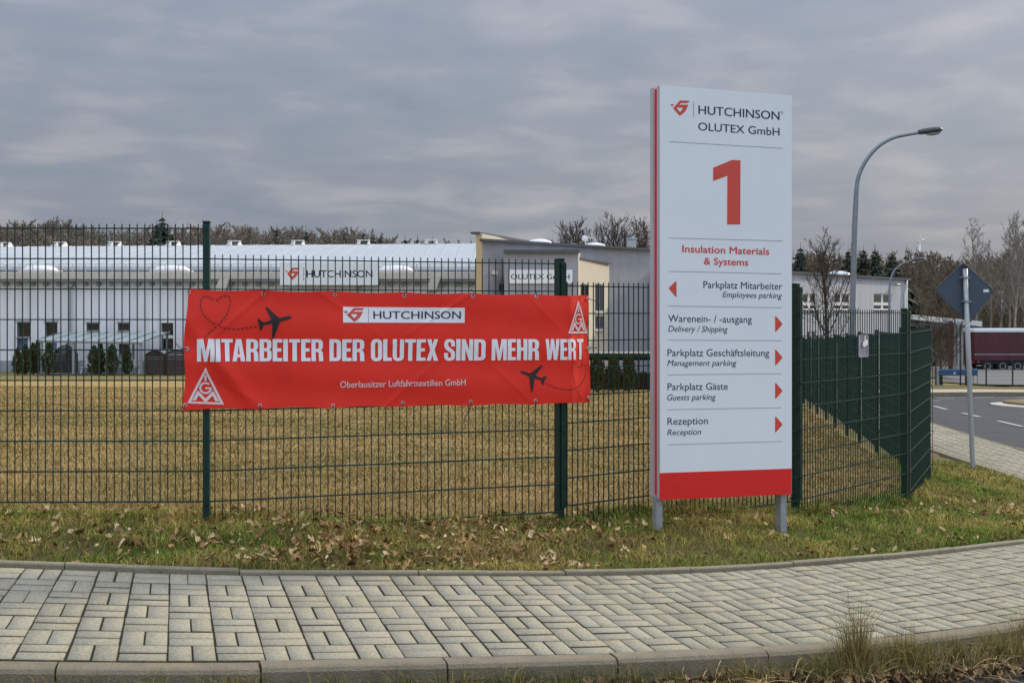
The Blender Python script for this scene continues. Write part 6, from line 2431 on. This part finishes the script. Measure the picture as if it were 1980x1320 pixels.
tuft(1602, .06, 260, .48, 'tallest yellowed grass tuft rising over the kerb below the pylon leg', 1)
tuft(1695, .05, 170, .31, 'medium dry grass tuft second from the left at the kerb', 2)
tuft(1388, .05, 70, .20, 'small green grass tuft below the left sign leg', 3)
tuft(1925, .05, 170, .30, 'dense dry grass tuft near the right frame edge', 4)
tuft(428, .03, 26, .14, 'tiny grass tuft at a kerb joint below the banner', 5)

# soil and rotting leaves in the gutter
ss2 = np.arange(.3, 16.5, .06)
tt2 = np.linspace(.10, .62, 9)
so2, to2 = np.meshgrid(ss2, tt2)
Gt = path_xyz(so2, -to2)
kz = path_xyz(so2, 0 * so2)[..., 2]
px_ = 990 + F * Gt[..., 0] / Gt[..., 1]
wid = np.interp(px_, [0, 900, 1300, 1600, 2000], [.10, .14, .24, .34, .40])
prof = np.clip(1 - ((to2 - .12) / wid), 0, 1)
nn2 = vnoise(Gt[..., 0], Gt[..., 1], .09, 41)
Gt[..., 2] = kz - .132 + prof * (.035 + .045 * nn2)
hh, ww = so2.shape
ii = np.arange(hh * ww).reshape(hh, ww)
gq = np.stack([ii[:-1, :-1], ii[1:, :-1], ii[1:, 1:], ii[:-1, 1:]], -1).reshape(-1, 4)
tag(fast_mesh('gutter_soil', Gt.reshape(-1, 3), gq, mat('leaf_mould', (.034, .025, .015), .95, 25, .5, bump=.8, bscale=70), smooth=True), kind='structure')


# ------------------------------------------------------------------ fallen leaves
def leaf_shape(kind):
    if kind == 0:      # lobed oak leaf
        half = [(0, .02), (.12, .10), (.20, .20), (.28, .13), (.40, .30), (.50, .17), (.62, .30), (.72, .15), (.84, .17), (.95, .07), (1.0, 0)]
    elif kind == 1:    # oval
        half = [(0, .01), (.15, .14), (.35, .25), (.55, .26), (.75, .18), (.92, .06), (1.0, 0)]
    else:              # narrow curled
        half = [(0, .01), (.2, .10), (.45, .15), (.7, .12), (.9, .05), (1.0, 0)]
    return half


def leaves(x, y, z, size, col, rs, curl=1.0):
    Vs, Ts, Cs, n = [], [], [], 0
    for i in range(len(x)):
        half = leaf_shape(rs.choice([0, 0, 1, 2]))
        k = len(half)
        u = np.array([p[0] for p in half]) - .5
        w = np.array([p[1] for p in half])
        c1, c2_ = rs.uniform(.3, 1.6) * curl, rs.uniform(-.8, 1.2) * curl
        def surf(uu, vv):
            return np.stack([uu, vv, c1 * vv * vv * 2.2 + c2_ * uu * uu * .8 + .10 * np.sin(uu * 9 + i) * np.abs(vv) * 3], 1)
        P = np.concatenate([surf(u, w), surf(u, w * 0), surf(u, -w)])
        P[:, 2] -= P[:, 2].min()
        a = rs.random() * 6.28
        tx, ty = rs.normal(0, .35), rs.normal(0, .35)
        ca, sa = math.cos(a), math.sin(a)
        P = np.stack([P[:, 0] * ca - P[:, 1] * sa, P[:, 0] * sa + P[:, 1] * ca, P[:, 2]], 1)
        P[:, 2] += P[:, 0] * tx + P[:, 1] * ty
        P = P * size[i] + np.array([x[i], y[i], z[i] + abs(tx) * size[i] * .25])
        b = np.arange(k - 1)[:, None]
        T = np.concatenate([b + [0, 1, k + 1], b + [0, k + 1, k], b + [k, k + 1, 2 * k + 1], b + [k, 2 * k + 1, 2 * k]])
        Vs.append(P); Ts.append(T + n); n += len(P)
        Cs.append(np.repeat(col[i][None], len(P), 0))
    return np.concatenate(Vs), np.concatenate(Ts), np.concatenate(Cs)


N = 26000
lx = rs.uniform(-7.0, 6.8, N); ly = rs.uniform(6.0, 12.5, N)
D_, Sa_ = dist_to_curve(lx, ly)
FD_ = dist_to_fence(lx, ly)
pr = 990 + F * lx / ly
dn = np.interp(pr, [-100, 0, 100, 300, 420, 560, 700, 900, 1050, 1180, 1300, 1500, 1700, 1980], [.16, .22, .18, .40, .7, .95, .95, .9, .8, .4, .16, .14, .2, .22])
dn = dn * (.25 + 1.6 * vnoise(lx, ly, .45, 51) ** 1.6)
k_ = (D_ > width_at(Sa_) + .08) & (FD_ > -.35) & (rs.random(N) < dn * 1.35)
lx, ly = lx[k_], ly[k_]
n = len(lx)
tone = rs.random(n)
lc = np.array([.42, .265, .105]) * (1 - tone[:, None]) + np.array([.20, .10, .036]) * tone[:, None]
pale = rs.random(n) < .22
lc[pale] = np.array([.56, .42, .22])
lc = lc * rs.uniform(.65, 1.25, (n, 1))
V1, T1, C1 = leaves(lx, ly, ground(lx, ly) + soil_bump(lx, ly) + rs.uniform(-.005, .03, n), rs.uniform(.022, .075, n), lc, rs, 1.7)
m_leaf = mat('dead_leaf', (1, 1, 1), .75, 40, .25, attr='Col', spec=.25)
lv = fast_mesh('fallen_leaves', V1, T1, m_leaf, C1, smooth=False)
tag(lv, 'dry brown oak leaves scattered over the grass verge', 'leaves', kind='stuff')
N = 3000
pxs = rs.uniform(-40, 1995, N)
k_ = rs.random(N) < np.interp(pxs, [0, 300, 600, 1000, 1300, 1500, 2000], [.05, .15, .35, .45, .5, .8, 1.0])
pxs = pxs[k_]
off = rs.uniform(.0, 1, len(pxs)) * np.interp(pxs, [0, 900, 1300, 1600, 2000], [.05, .10, .20, .30, .40])
KP = np.array([kerb_spot(p, o) for p, o in zip(pxs, off)])
n = len(pxs)
tone = rs.random(n)
lc = (np.array([.30, .19, .085]) * (1 - tone[:, None]) + np.array([.09, .055, .028]) * tone[:, None]) * rs.uniform(.6, 1.25, (n, 1))
V1, T1, C1 = leaves(KP[:, 0], KP[:, 1], KP[:, 2] + rs.uniform(.0, .05, n), rs.uniform(.025, .068, n), lc, rs, 1.6)
lv2 = fast_mesh('gutter_leaves', V1, T1, m_leaf, C1)
tag(lv2, 'brown dead leaves lying in the gutter under the kerb', 'leaves', kind='stuff')
